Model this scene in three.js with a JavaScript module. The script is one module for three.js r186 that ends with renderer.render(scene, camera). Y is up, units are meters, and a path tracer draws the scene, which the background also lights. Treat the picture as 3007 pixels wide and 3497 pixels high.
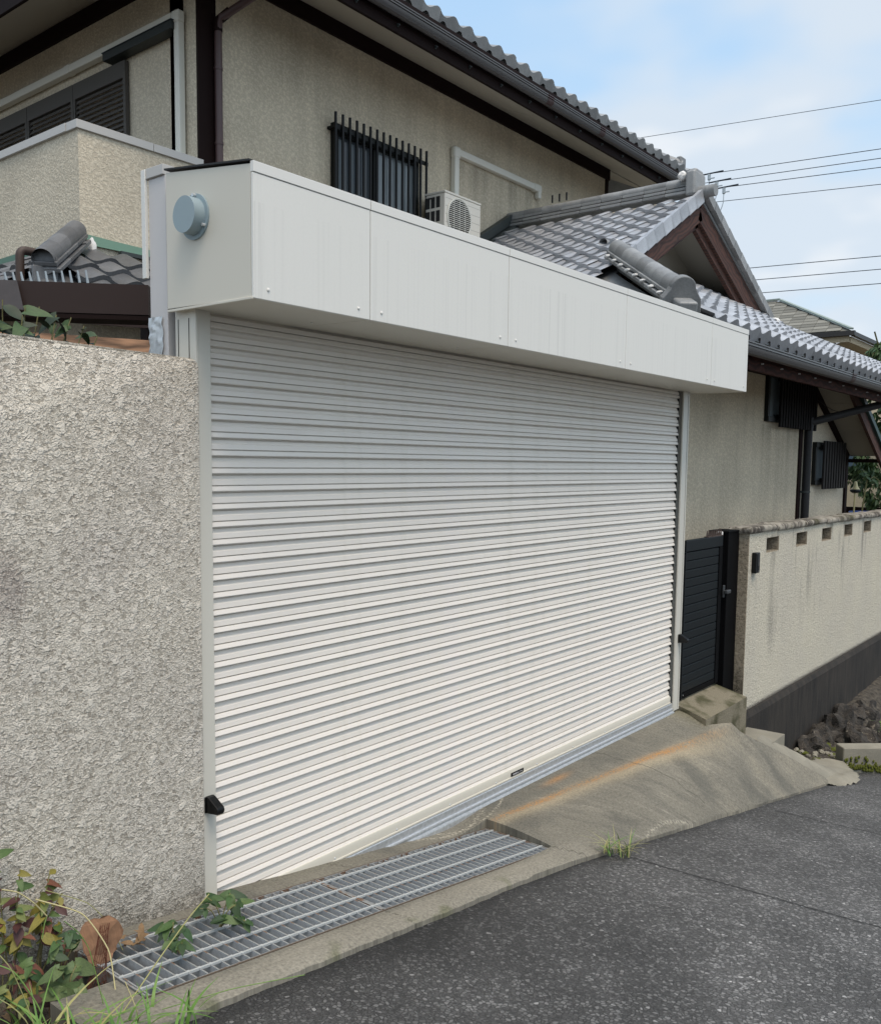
import * as THREE from 'three';
import { mergeGeometries, toCreasedNormals, mergeVertices } from 'three/addons/utils/BufferGeometryUtils.js';
import { RoundedBoxGeometry } from 'three/addons/geometries/RoundedBoxGeometry.js';

// ------------------------------------------------------------------ camera, sky, sun, exposure
const scene = new THREE.Scene();
const camera = new THREE.PerspectiveCamera(59.539, 3007 / 3497, 0.05, 600);
camera.position.set(0, 1.65, 2.7);
camera.quaternion.set(-0.0432056, -0.4328168, -0.0146887, 0.9003261);
camera.setViewOffset(3007, 3497, 0, -111.9, 3007, 3497);
camera.updateProjectionMatrix();
const SUN = new THREE.Vector3(-0.16, 0.88, 0.40).normalize();
const sun = new THREE.DirectionalLight(0xffeedb, 1.0);
sun.position.copy(SUN).multiplyScalar(40); sun.target.position.set(0, 0, 0);
sun.castShadow = true; sun.shadow.radius = 50;
sun.shadow.camera.left = -25; sun.shadow.camera.right = 25; sun.shadow.camera.top = 25; sun.shadow.camera.bottom = -25; sun.shadow.camera.far = 120;
scene.add(sun, sun.target);
const renderer = new THREE.WebGLRenderer({ antialias: true });
renderer.toneMapping = THREE.LinearToneMapping;
renderer.toneMappingExposure = 2.15;
renderer.shadowMap.enabled = true;

// ------------------------------------------------------------------ random numbers and noise
function rng(seed) { let a = seed >>> 0; return () => { a = (a + 0x6D2B79F5) >>> 0; let t = a; t = Math.imul(t ^ (t >>> 15), t | 1); t ^= t + Math.imul(t ^ (t >>> 7), t | 61); return ((t ^ (t >>> 14)) >>> 0) / 4294967296; }; }
const P = new Uint8Array(512); { const r = rng(7), a = [...Array(256).keys()]; for (let i = 255; i > 0; i--) { const j = Math.floor(r() * (i + 1)); [a[i], a[j]] = [a[j], a[i]]; } for (let i = 0; i < 512; i++) P[i] = a[i & 255]; }
const GX = new Float32Array(256), GY = new Float32Array(256), GZ = new Float32Array(256);
{ const r = rng(11); for (let i = 0; i < 256; i++) { const t = r() * 6.2831853, z = r() * 2 - 1, s = Math.sqrt(1 - z * z); GX[i] = Math.cos(t); GY[i] = Math.sin(t); GZ[i] = z; } }
const fade = t => t * t * t * (t * (t * 6 - 15) + 10);
const mod = (a, n) => ((a % n) + n) % n;
function perlin(x, y, per = 256, s = 0) {           // repeats every per cells
  const xi = Math.floor(x), yi = Math.floor(y), fx = x - xi, fy = y - yi;
  const x0 = mod(xi, per) & 255, x1 = mod(xi + 1, per) & 255, y0 = mod(yi, per) & 255, y1 = mod(yi + 1, per) & 255;
  const a = P[P[(x0 + s) & 255] + y0], b = P[P[(x1 + s) & 255] + y0], c = P[P[(x0 + s) & 255] + y1], d = P[P[(x1 + s) & 255] + y1];
  const u = fade(fx), v = fade(fy);
  const n00 = GX[a] * fx + GY[a] * fy, n10 = GX[b] * (fx - 1) + GY[b] * fy, n01 = GX[c] * fx + GY[c] * (fy - 1), n11 = GX[d] * (fx - 1) + GY[d] * (fy - 1);
  const p = n00 + u * (n10 - n00), q = n01 + u * (n11 - n01);
  return (p + v * (q - p)) * 1.4;
}
function fbm(x, y, per, oct = 4, s = 0, gain = 0.5) { let a = 1, t = 0, n = 0; for (let o = 0; o < oct; o++) { t += a * perlin(x, y, per, s + o * 17); n += a; a *= gain; x *= 2; y *= 2; per *= 2; } return t / n; }
function noise3(x, y, z) {
  const xi = Math.floor(x), yi = Math.floor(y), zi = Math.floor(z), fx = x - xi, fy = y - yi, fz = z - zi, u = fade(fx), v = fade(fy), w = fade(fz);
  const g = (i, j, k) => { const h = P[P[P[(xi + i) & 255] + ((yi + j) & 255)] + ((zi + k) & 255)], s = Math.sqrt(1 - GZ[h] * GZ[h]); return GX[h] * s * (fx - i) + GY[h] * s * (fy - j) + GZ[h] * (fz - k); };
  const l = (a, b, t) => a + (b - a) * t;
  return 1.5 * l(l(l(g(0, 0, 0), g(1, 0, 0), u), l(g(0, 1, 0), g(1, 1, 0), u), v), l(l(g(0, 0, 1), g(1, 0, 1), u), l(g(0, 1, 1), g(1, 1, 1), u), v), w);
}
function fbm3(x, y, z, oct) { let a = 1, t = 0, n = 0; for (let o = 0; o < oct; o++) { t += a * noise3(x + o * 7.3, y, z); n += a; a *= 0.5; x *= 2.03; y *= 2.03; z *= 2.03; } return t / n; }
const clamp = (x, a = 0, b = 1) => Math.min(b, Math.max(a, x));
const sstep = (a, b, x) => { const t = clamp((x - a) / (b - a)); return t * t * (3 - 2 * t); };
const mix = (a, b, t) => a + (b - a) * t;
const mix3 = (a, b, t) => [mix(a[0], b[0], t), mix(a[1], b[1], t), mix(a[2], b[2], t)];
const toS = c => { c = clamp(c); return 255 * (c <= 0.0031308 ? 12.92 * c : 1.055 * Math.pow(c, 1 / 2.4) - 0.055); };

// ------------------------------------------------------------------ sky
{
  const W = 1536, H = 768, d = new Float32Array(W * H * 4);
  for (let j = 0; j < H; j++) {
    const el = ((j + 0.5) / H - 0.5) * Math.PI, y = Math.sin(el), c = Math.cos(el);
    for (let i = 0; i < W; i++) {
      const az = ((i + 0.5) / W - 0.5) * 2 * Math.PI, x = Math.cos(az) * c, z = Math.sin(az) * c, k = (j * W + i) * 4;
      let col;
      if (y < -0.02) col = [0.15, 0.16, 0.16];
      else {
        const e = Math.max(y, 0);
        col = mix3([0.31, 0.40, 0.475], [0.17, 0.28, 0.43], Math.pow(sstep(0, 0.8, e), 0.7));
        const q = 1 / (e + 0.16), n = fbm3(x * q * 0.8 + 3.1, z * q * 0.8 + 1.7, e * 2, 5), m = fbm3(x * q * 2.4 + 9, z * q * 2.4, e * 3 + 5, 4);
        const cl = sstep(-0.12, 0.22, n + 0.42 * m + 0.05), wisp = sstep(0.05, 0.4, m);
        col = mix3(col, [0.33, 0.37, 0.415], 0.92 * cl);
        col = mix3(col, [0.46, 0.462, 0.465], 0.55 * wisp * cl);
        const sd = Math.max(0, x * SUN.x + y * SUN.y + z * SUN.z);       // thin cloud lit from behind round the sun
        const gl = 0.45 * Math.pow(sd, 4); col = [col[0] + gl * 1.03, col[1] + gl * 0.99, col[2] + gl * 0.9];
        const hz = Math.pow(1 - e, 12); col = mix3(col, [0.36, 0.42, 0.46], 0.7 * hz);
      }
      d[k] = col[0]; d[k + 1] = col[1]; d[k + 2] = col[2]; d[k + 3] = 1;
    }
  }
  const t = new THREE.DataTexture(d, W, H, THREE.RGBAFormat, THREE.FloatType);
  t.mapping = THREE.EquirectangularReflectionMapping; t.magFilter = t.minFilter = THREE.LinearFilter; t.needsUpdate = true;
  scene.background = t; scene.environment = t;
}

// ------------------------------------------------------------------ textures (uv in metres unless said)
function tex(w, h, fn, srgb, rx = 1, ry = rx) {       // fn(u, v, i, j) -> grey or [r, g, b], linear
  const d = new Uint8Array(w * h * 4);
  for (let j = 0; j < h; j++) for (let i = 0; i < w; i++) {
    const c = fn(i / w, j / h, i, j), k = (j * w + i) * 4;
    if (typeof c === 'number') d[k] = d[k + 1] = d[k + 2] = srgb ? toS(c) : 255 * clamp(c);
    else for (let a = 0; a < 3; a++) d[k + a] = srgb ? toS(c[a]) : 255 * clamp(c[a]);
    d[k + 3] = 255;
  }
  const t = new THREE.DataTexture(d, w, h, THREE.RGBAFormat);
  t.wrapS = t.wrapT = THREE.RepeatWrapping; t.magFilter = THREE.LinearFilter; t.minFilter = THREE.LinearMipmapLinearFilter; t.generateMipmaps = true;
  if (srgb) t.colorSpace = THREE.SRGBColorSpace;
  t.repeat.set(1 / rx, 1 / ry); t.needsUpdate = true; return t;
}
function rep(t, rx, ry = rx) { const c = t.clone(); c.repeat.set(1 / rx, 1 / ry); c.needsUpdate = true; return c; }
function field(w, h, fn) { const a = new Float32Array(w * h); for (let j = 0; j < h; j++) for (let i = 0; i < w; i++) a[j * w + i] = fn(i / w, j / h); return a; }

// coarse scraped render of the walls by the road: flat flakes between torn hollows, 2 m square
const N1 = 2048;
function cells(n, N, seed) {                                              // periodic Worley: nearest, second, id
  const r = rng(seed), px = new Float32Array(n * n), py = new Float32Array(n * n), id = new Float32Array(n * n);
  for (let i = 0; i < n * n; i++) { px[i] = r(); py[i] = r(); id[i] = r(); }
  return (u, v) => {
    const x = u * n, y = v * n, xi = Math.floor(x), yi = Math.floor(y); let a = 9, b = 9, k = 0;
    for (let dj = -1; dj <= 1; dj++) for (let di = -1; di <= 1; di++) {
      const q = mod(yi + dj, n) * n + mod(xi + di, n), dx = xi + di + px[q] - x, dy = yi + dj + py[q] - y, e = dx * dx + dy * dy;
      if (e < a) { b = a; a = e; k = id[q]; } else if (e < b) b = e;
    }
    return [Math.sqrt(a), Math.sqrt(b), k];
  };
}
const cw1 = cells(215, 0, 15), cw2 = cells(400, 0, 16), cw3 = cells(64, 0, 17);
const coarseH = field(N1, N1, (u, v) => {
  const du = 0.0022 * perlin(u * 170, v * 170, 170, 3) + 0.0012 * perlin(u * 400, v * 400, 400, 13), dv = 0.0022 * perlin(u * 170, v * 170, 170, 90) + 0.0012 * perlin(u * 400, v * 400, 400, 70);
  const A = cw1(mod(u + du, 1), mod(v + dv, 1)), B = cw2(mod(u + 2 * du, 1), mod(v - dv, 1)), C = cw3(mod(u + 3 * du, 1), mod(v + 3 * dv, 1));
  const a = A[2] * (0.35 + 0.65 * sstep(0.0, 0.3, A[1] - A[0])), b = B[2] * sstep(0.0, 0.35, B[1] - B[0]);
  const flat = C[2] > 0.80 ? sstep(0.62, 0.30, C[0] + 0.25 * A[2]) : 0;
  return clamp(mix(0.62 * a + 0.42 * b, 0.92, flat));
});
const coarseBump = tex(N1, N1, (u, v, i, j) => coarseH[j * N1 + i], false, 2);
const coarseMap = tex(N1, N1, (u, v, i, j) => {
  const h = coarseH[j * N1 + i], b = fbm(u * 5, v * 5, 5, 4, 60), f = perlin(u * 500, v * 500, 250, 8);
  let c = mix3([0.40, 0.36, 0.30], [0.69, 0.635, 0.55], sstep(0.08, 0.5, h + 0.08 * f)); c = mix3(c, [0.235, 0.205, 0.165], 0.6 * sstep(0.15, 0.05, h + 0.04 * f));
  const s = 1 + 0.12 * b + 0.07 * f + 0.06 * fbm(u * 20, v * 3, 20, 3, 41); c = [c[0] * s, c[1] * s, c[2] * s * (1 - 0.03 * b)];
  const y = v * 2, x = u * 2;                                             // soil splash along the foot, a purple smear far left
  const dirt = sstep(0.34, 0.04, y + 0.12 * fbm(u * 9, v * 9, 9, 3, 33) + 0.14 * (x - 1.2)) * (1 - 0.65 * h);
  c = mix3(c, [0.06, 0.055, 0.04], 0.85 * dirt);
  const pur = sstep(0.075, 0.02, Math.hypot(x - 1.255 + 0.03 * b, (y - 1.27) * 0.5) + 0.03 * f);
  return mix3(c, [0.14, 0.10, 0.10], 0.42 * pur);
}, true, 2);
// the same render, plain, for the far garden wall (its stains come as a map of their own)
const GW = [5.2, 1.6];
const gardenMap = tex(2048, 640, (u, v) => {
  const x = u * GW[0], y = v * GW[1];
  const a = perlin(x * 85 + 0.8 * perlin(x * 40, y * 40, 4096, 8), y * 95, 4096 * 8, 5), b = fbm(x * 1.5, y * 1.5, 4096, 4, 44);
  let c = mix3([0.42, 0.385, 0.305], [0.66, 0.615, 0.505], sstep(-0.6, 0.25, a));
  const st = fbm(x * 7, y * 0.9, 4096, 5, 12, 0.6), st2 = fbm(x * 2.6, y * 0.8 + 3, 4096, 4, 71);
  const top = sstep(0.15, 1.5, y);                                         // runs of dirt under coping and openings
  const run = sstep(0.02, 0.5, st * 0.7 + st2 * 0.6) * top;
  c = mix3(c, [0.15, 0.14, 0.12], 0.75 * run);
  const spot = sstep(0.25, 0.0, Math.hypot((x - 0.62) * 1.6, (y - 0.62) * 0.55) + 0.1 * b);
  c = mix3(c, [0.13, 0.12, 0.11], 0.5 * spot * sstep(-0.35, 0.25, -a));
  const foot = sstep(0.035, 0.0, y + 0.03 * a); c = mix3(c, [0.05, 0.045, 0.04], 0.85 * foot);
  return [c[0] * (1 + 0.1 * b), c[1] * (1 + 0.1 * b), c[2] * (1 + 0.06 * b)];
}, true, GW[0], GW[1]);
// fine sprayed finish of the house walls: little worms of grain, 1.6 m square
const N2 = 1024;
const fineH = field(N2, N2, (u, v) => { const wx = 0.5 * perlin(u * 50, v * 50, 50, 2); return clamp(0.5 + 0.6 * perlin(u * 96 + wx * 2, v * 84 - wx, 96 * 84, 31) + 0.35 * perlin(u * 190 + wx, v * 170, 190 * 17, 9) + 0.35 * perlin(u * 44, v * 40, 440, 19)); });
const fineBump = tex(N2, N2, (u, v, i, j) => fineH[j * N2 + i], false, 1.6);
const fineMap = tex(N2, N2, (u, v, i, j) => { const h = fineH[j * N2 + i], b = fbm(u * 2, v * 2, 2, 5, 77), t = sstep(0.35, 0.85, h); const c = mix3([0.50, 0.44, 0.34], [0.655, 0.585, 0.46], 0.1 + 0.9 * t), s = 1 + 0.22 * b; return [c[0] * s, c[1] * s, c[2] * s]; }, true, 1.6);
// asphalt: stones in black binder, 1.5 m square
const asW = cells(102, 0, 5), asS = cells(270, 0, 6);
const asA = new Float32Array(N1 * N1 * 2);
for (let j = 0; j < N1; j++) for (let i = 0; i < N1; i++) {
  const u = i / N1, v = j / N1, w = asW(u, v), s = asS(u, v), k = (j * N1 + i) * 2;
  const stone = sstep(0.05, 0.22, w[1] - w[0]) * (w[2] > 0.42 ? 1 : 0), small = sstep(0.05, 0.25, s[1] - s[0]);
  asA[k] = stone > 0.3 ? 0.5 + 0.5 * stone * (0.4 + 0.6 * mod(w[2] * 7.7, 1)) : 0.42 * small * mod(s[2] * 3.3, 1);
  const q = mod(w[2] * 13.7, 1), q2 = mod(s[2] * 5.1, 1);
  const bright = q > 0.99 ? 0.32 : q > 0.80 ? 0.185 : q > 0.5 ? 0.14 : 0.075 + 0.07 * q;
  asA[k + 1] = mix(0.042 + (q2 > 0.97 ? 0.13 : 0.07 * q2) * small, bright, stone);
}
const asBump = tex(N1, N1, (u, v, i, j) => asA[(j * N1 + i) * 2], false, 1.5);
const asMap = tex(N1, N1, (u, v, i, j) => { const c = asA[(j * N1 + i) * 2 + 1], m = 1 + 0.22 * fbm(u * 6, v * 6, 6, 3, 3); return [c * m * 1.01, c * m, c * m * 0.985]; }, true, 1.5);
// brushed concrete: grain and pits, 1 m square
const conBump = tex(1024, 1024, (u, v) => 0.5 + 0.35 * fbm(u * 60, v * 60, 60, 3, 14) + 0.25 * perlin(u * 250, v * 250, 250, 4), false, 1);
const conMap = tex(1024, 1024, (u, v) => { const b = fbm(u * 4, v * 4, 4, 5, 24), f = perlin(u * 240, v * 240, 240, 2), s = 1 + 0.35 * b + 0.22 * f; return [0.245 * s, 0.228 * s, 0.182 * s]; }, true, 1);
// the driveway slab, mapped over its whole plan: brush marks, tyre marks, the rust trail of the gutter water
const AP = { x0: 1.1, x1: 8.1, z0: -0.15, z1: 1.0 };
const apronMap = tex(2048, 768, (u, v) => {
  const x = AP.x0 + u * (AP.x1 - AP.x0), z = AP.z0 + v * (AP.z1 - AP.z0);
  const al = x * 0.72 + z * 0.7, cr = z * 0.72 - x * 0.70;
  const b = 1.25 * fbm(x * 1.7, z * 2.4, 4096, 5, 50, 0.6), brush = fbm(al * 3.4, cr * 15, 4096, 6, 61, 0.65), f = perlin(x * 160, z * 160, 4096, 2), f2 = perlin(x * 75, z * 75, 4096, 12);
  let c = [0.178, 0.166, 0.134];
  const dark = sstep(-0.12, 0.3, brush + 0.55 * b) * sstep(3.4, 4.2, x);
  c = mix3(c, [0.098, 0.093, 0.078], 0.5 * dark);
  const lightBrush = sstep(0.1, 0.5, fbm(al * 3.5 + 5, cr * 24 + 9, 4096, 5, 81, 0.6)) * sstep(3.5, 4.4, x);
  c = mix3(c, [0.31, 0.285, 0.23], 0.45 * lightBrush); c = mix3(c, [0.28, 0.25, 0.185], 0.45 * sstep(4.8, 6.0, x) * sstep(-0.35, 0.4, b + 0.2 * f2)); c = mix3(c, [0.10, 0.097, 0.082], 0.65 * sstep(0.08, 0.4, fbm(x * 2.3 + 3, z * 2.3, 4096, 4, 35)));
  const zr = 0.155 + 0.058 * (x - 3.4) + 0.03 * b, dr = z - zr;             // rust trail and the pale lime beside it
  const on = sstep(3.45, 3.75, x) * sstep(6.6, 5.6, x);
  const up = sstep(-0.02, -0.09, dr) * sstep(-0.28, -0.12, dr) * on;
  c = mix3(c, [0.10, 0.096, 0.08], 0.6 * up * (0.6 + 0.8 * b));
  c = mix3(c, [0.36, 0.30, 0.20], 0.65 * on * Math.exp(-Math.pow((dr - 0.035) / 0.05, 2)));
  c = mix3(c, [0.33, 0.175, 0.065], on * clamp(0.42 + 1.0 * f2 + 0.9 * b) * Math.exp(-Math.pow(dr / 0.022, 2)));
  const sp = Math.exp(-(Math.pow((x - 4.35) / 0.12, 2) + Math.pow((z - 0.10) / 0.02, 2))); c = mix3(c, [0.42, 0.22, 0.08], 0.6 * sp);
  for (const [cx, cz, r, w] of [[4.6, 1.35, 0.82, 0.012], [3.45, -0.35, 0.52, 0.016], [3.6, -0.32, 0.5, 0.008]]) {   // tyre arcs
    const e = Math.abs(Math.hypot(x - cx, (z - cz) * 1.15) - r) / w; c = mix3(c, [0.5, 0.46, 0.37], 0.42 * Math.exp(-e * e) * sstep(-0.3, 0.4, f2 + b));
  }
  const kerb = sstep(0.52, 0.56, z) * sstep(4.2, 3.4, x); c = mix3(c, [0.235, 0.218, 0.178], 0.8 * kerb);
  const edge = sstep(0.1, 0.0, Math.abs(z - 0.64)) * sstep(0.12, 0.42, fbm(x * 5, z * 5, 4096, 3, 7)) * sstep(4, 3, x); c = mix3(c, [0.07, 0.08, 0.025], 0.55 * edge);
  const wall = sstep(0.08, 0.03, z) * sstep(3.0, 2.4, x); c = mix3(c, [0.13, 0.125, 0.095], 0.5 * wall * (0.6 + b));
  for (const [ax, az, bx2, bz, sd] of [[3.62, 0.52, 3.75, 0.68, 3], [4.9, 0.05, 5.25, 0.62, 7], [2.6, 0.02, 2.66, 0.12, 5], [2.42, 0.52, 2.45, 0.66, 9]]) { const t = clamp(((x - ax) * (bx2 - ax) + (z - az) * (bz - az)) / ((bx2 - ax) ** 2 + (bz - az) ** 2)), w = 0.02 * perlin(t * 9, sd, 4096, sd), e = Math.hypot(x - mix(ax, bx2, t) - w, z - mix(az, bz, t) + w) / 0.0045; c = mix3(c, [0.05, 0.045, 0.035], 0.75 * Math.exp(-e * e)); }
  const moss = sstep(5.9, 6.25, x) * sstep(0.3, 0.1, z); c = mix3(c, [0.16, 0.145, 0.085], 0.7 * moss);
  const s = 1 + 0.26 * b + 0.3 * f + 0.26 * f2; return [c[0] * s, c[1] * s, c[2] * s];
}, true, AP.x1 - AP.x0, AP.z1 - AP.z0);
const mossMap = tex(512, 512, (u, v) => { const b = fbm(u * 5, v * 5, 5, 4, 15), f = perlin(u * 120, v * 120, 120, 2), m = sstep(-0.1, 0.4, b); const c = mix3([0.21, 0.185, 0.13], [0.075, 0.07, 0.034], m), s = 1 + 0.25 * f; return [c[0] * s, c[1] * s, c[2] * s]; }, true, 0.9);
const footMap = tex(1024, 512, (u, v) => { const st = fbm(u * 60, v * 2.5, 60, 4, 5), b = fbm(u * 6, v * 3, 6, 4, 25); const t = 0.5 + 0.8 * st + 0.4 * b, c = mix3([0.005, 0.0046, 0.004], [0.036, 0.029, 0.0225], clamp(t)); return c; }, true, 4, 1.2);
// painted sheet metal with faint rain streaks (1.2 m wide, 0.45 m high)
const streakMap = tex(1024, 256, (u, v) => { const s = fbm(u * 128, v * 0.5 + 0.25 * perlin(u * 9, 0.5, 9, 4), 128, 3, 19), w = 0.35 + 0.65 * sstep(-0.2, 0.4, perlin(u * 9, 0.5, 9, 29)), d = sstep(-0.05, 0.5, s) * w * sstep(-0.1, 0.6, v); const k = 1 - 0.10 * d + 0.012 * perlin(u * 200, v * 60, 200, 3); return [0.725 * k, 0.715 * k, 0.67 * k]; }, true, 1.9, 0.62);
const slatMap = tex(512, 512, (u, v) => { const b = fbm(u * 3, v * 5, 5, 4, 91), st = fbm(u * 40, v * 1.5, 40, 3, 17), d = 1 - 0.035 * b - 0.05 * sstep(0.1, 0.6, st); return [0.77 * d, 0.725 * d, 0.66 * d * (1 - 0.02 * st)]; }, true, 3.1, 2.4);
const woodMap = tex(512, 512, (u, v) => { const w = fbm(u * 3, v * 3, 3, 3, 8), g = Math.sin((v * 26 + 3.2 * w + 1.2 * perlin(u * 2, v * 8, 8, 6)) * 2.5), f = perlin(u * 12, v * 250, 250, 3); const t = clamp(0.5 + 0.4 * g + 0.35 * f); return mix3([0.04, 0.018, 0.013], [0.15, 0.062, 0.042], t); }, true, 0.9, 0.5);
const rustBars = tex(512, 256, (u, v) => { const b = fbm(u * 8, v * 8, 8, 4, 9), f = perlin(u * 90, v * 90, 90, 4), r = sstep(0.0, 0.35, b + 0.2 * f); const c = mix3([0.26, 0.27, 0.27], [0.15, 0.075, 0.035], 0.95 * r), s = 1 + 0.25 * f; return [c[0] * s, c[1] * s, c[2] * s]; }, true, 0.4, 0.4);
const zincMap = tex(256, 256, (u, v) => { const b = fbm(u * 14, v * 14, 14, 3, 9), s = 1 + 0.3 * b; return [0.52 * s, 0.54 * s, 0.555 * s]; }, true, 0.25);
const tileMap = tex(512, 512, (u, v) => { const b = fbm(u * 5, v * 5, 5, 4, 61), f = perlin(u * 60, v * 60, 60, 5), s = 1 + 0.35 * b + 0.15 * f; return [s * 0.62, s * 0.62, s * 0.62]; }, true, 0.7);
const stoneMap = tex(512, 512, (u, v) => { const b = fbm(u * 7, v * 7, 7, 5, 33), f = perlin(u * 60, v * 60, 60, 5), t = clamp(0.45 + 0.9 * b + 0.3 * f); const c = mix3([0.010, 0.0095, 0.009], [0.075, 0.066, 0.055], t); return mix3(c, [0.26, 0.24, 0.20], 0.7 * sstep(0.34, 0.5, b + 0.25 * f)); }, true, 0.6);
const capMap = tex(1024, 256, (u, v) => { const b = fbm(u * 26, v * 6, 26, 4, 3), f = fbm(u * 120, v * 20, 120, 2, 30), m = fbm(u * 7, v * 2, 7, 3, 55); let c = mix3([0.09, 0.075, 0.06], [0.46, 0.42, 0.35], sstep(-0.35, 0.3, b + 0.5 * f)); return mix3(c, [0.09, 0.085, 0.03], 0.6 * sstep(0.12, 0.4, m + 0.2 * f)); }, true, 4, 1);
const soilMap = tex(512, 512, (u, v) => { const b = fbm(u * 12, v * 12, 12, 5, 83), t = clamp(0.5 + b); return mix3([0.018, 0.015, 0.012], [0.115, 0.098, 0.075], t); }, true, 0.5);
const soilBump = tex(512, 512, (u, v) => 0.5 + 0.5 * fbm(u * 30, v * 30, 30, 4, 40), false, 0.5);
const leafMap = tex(256, 256, (u, v) => { const b = fbm(u * 5, v * 5, 5, 4, 88), vein = Math.abs(v - 0.5) < 0.02 || Math.abs(mod(u * 6 - Math.abs(v - 0.5) * 5, 1) - 0.5) < 0.06 ? 1.22 : 1; const s = (1 + 0.4 * b) * vein; return [s * 0.8, s * 0.8, s * 0.8]; }, true, 1);

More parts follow.
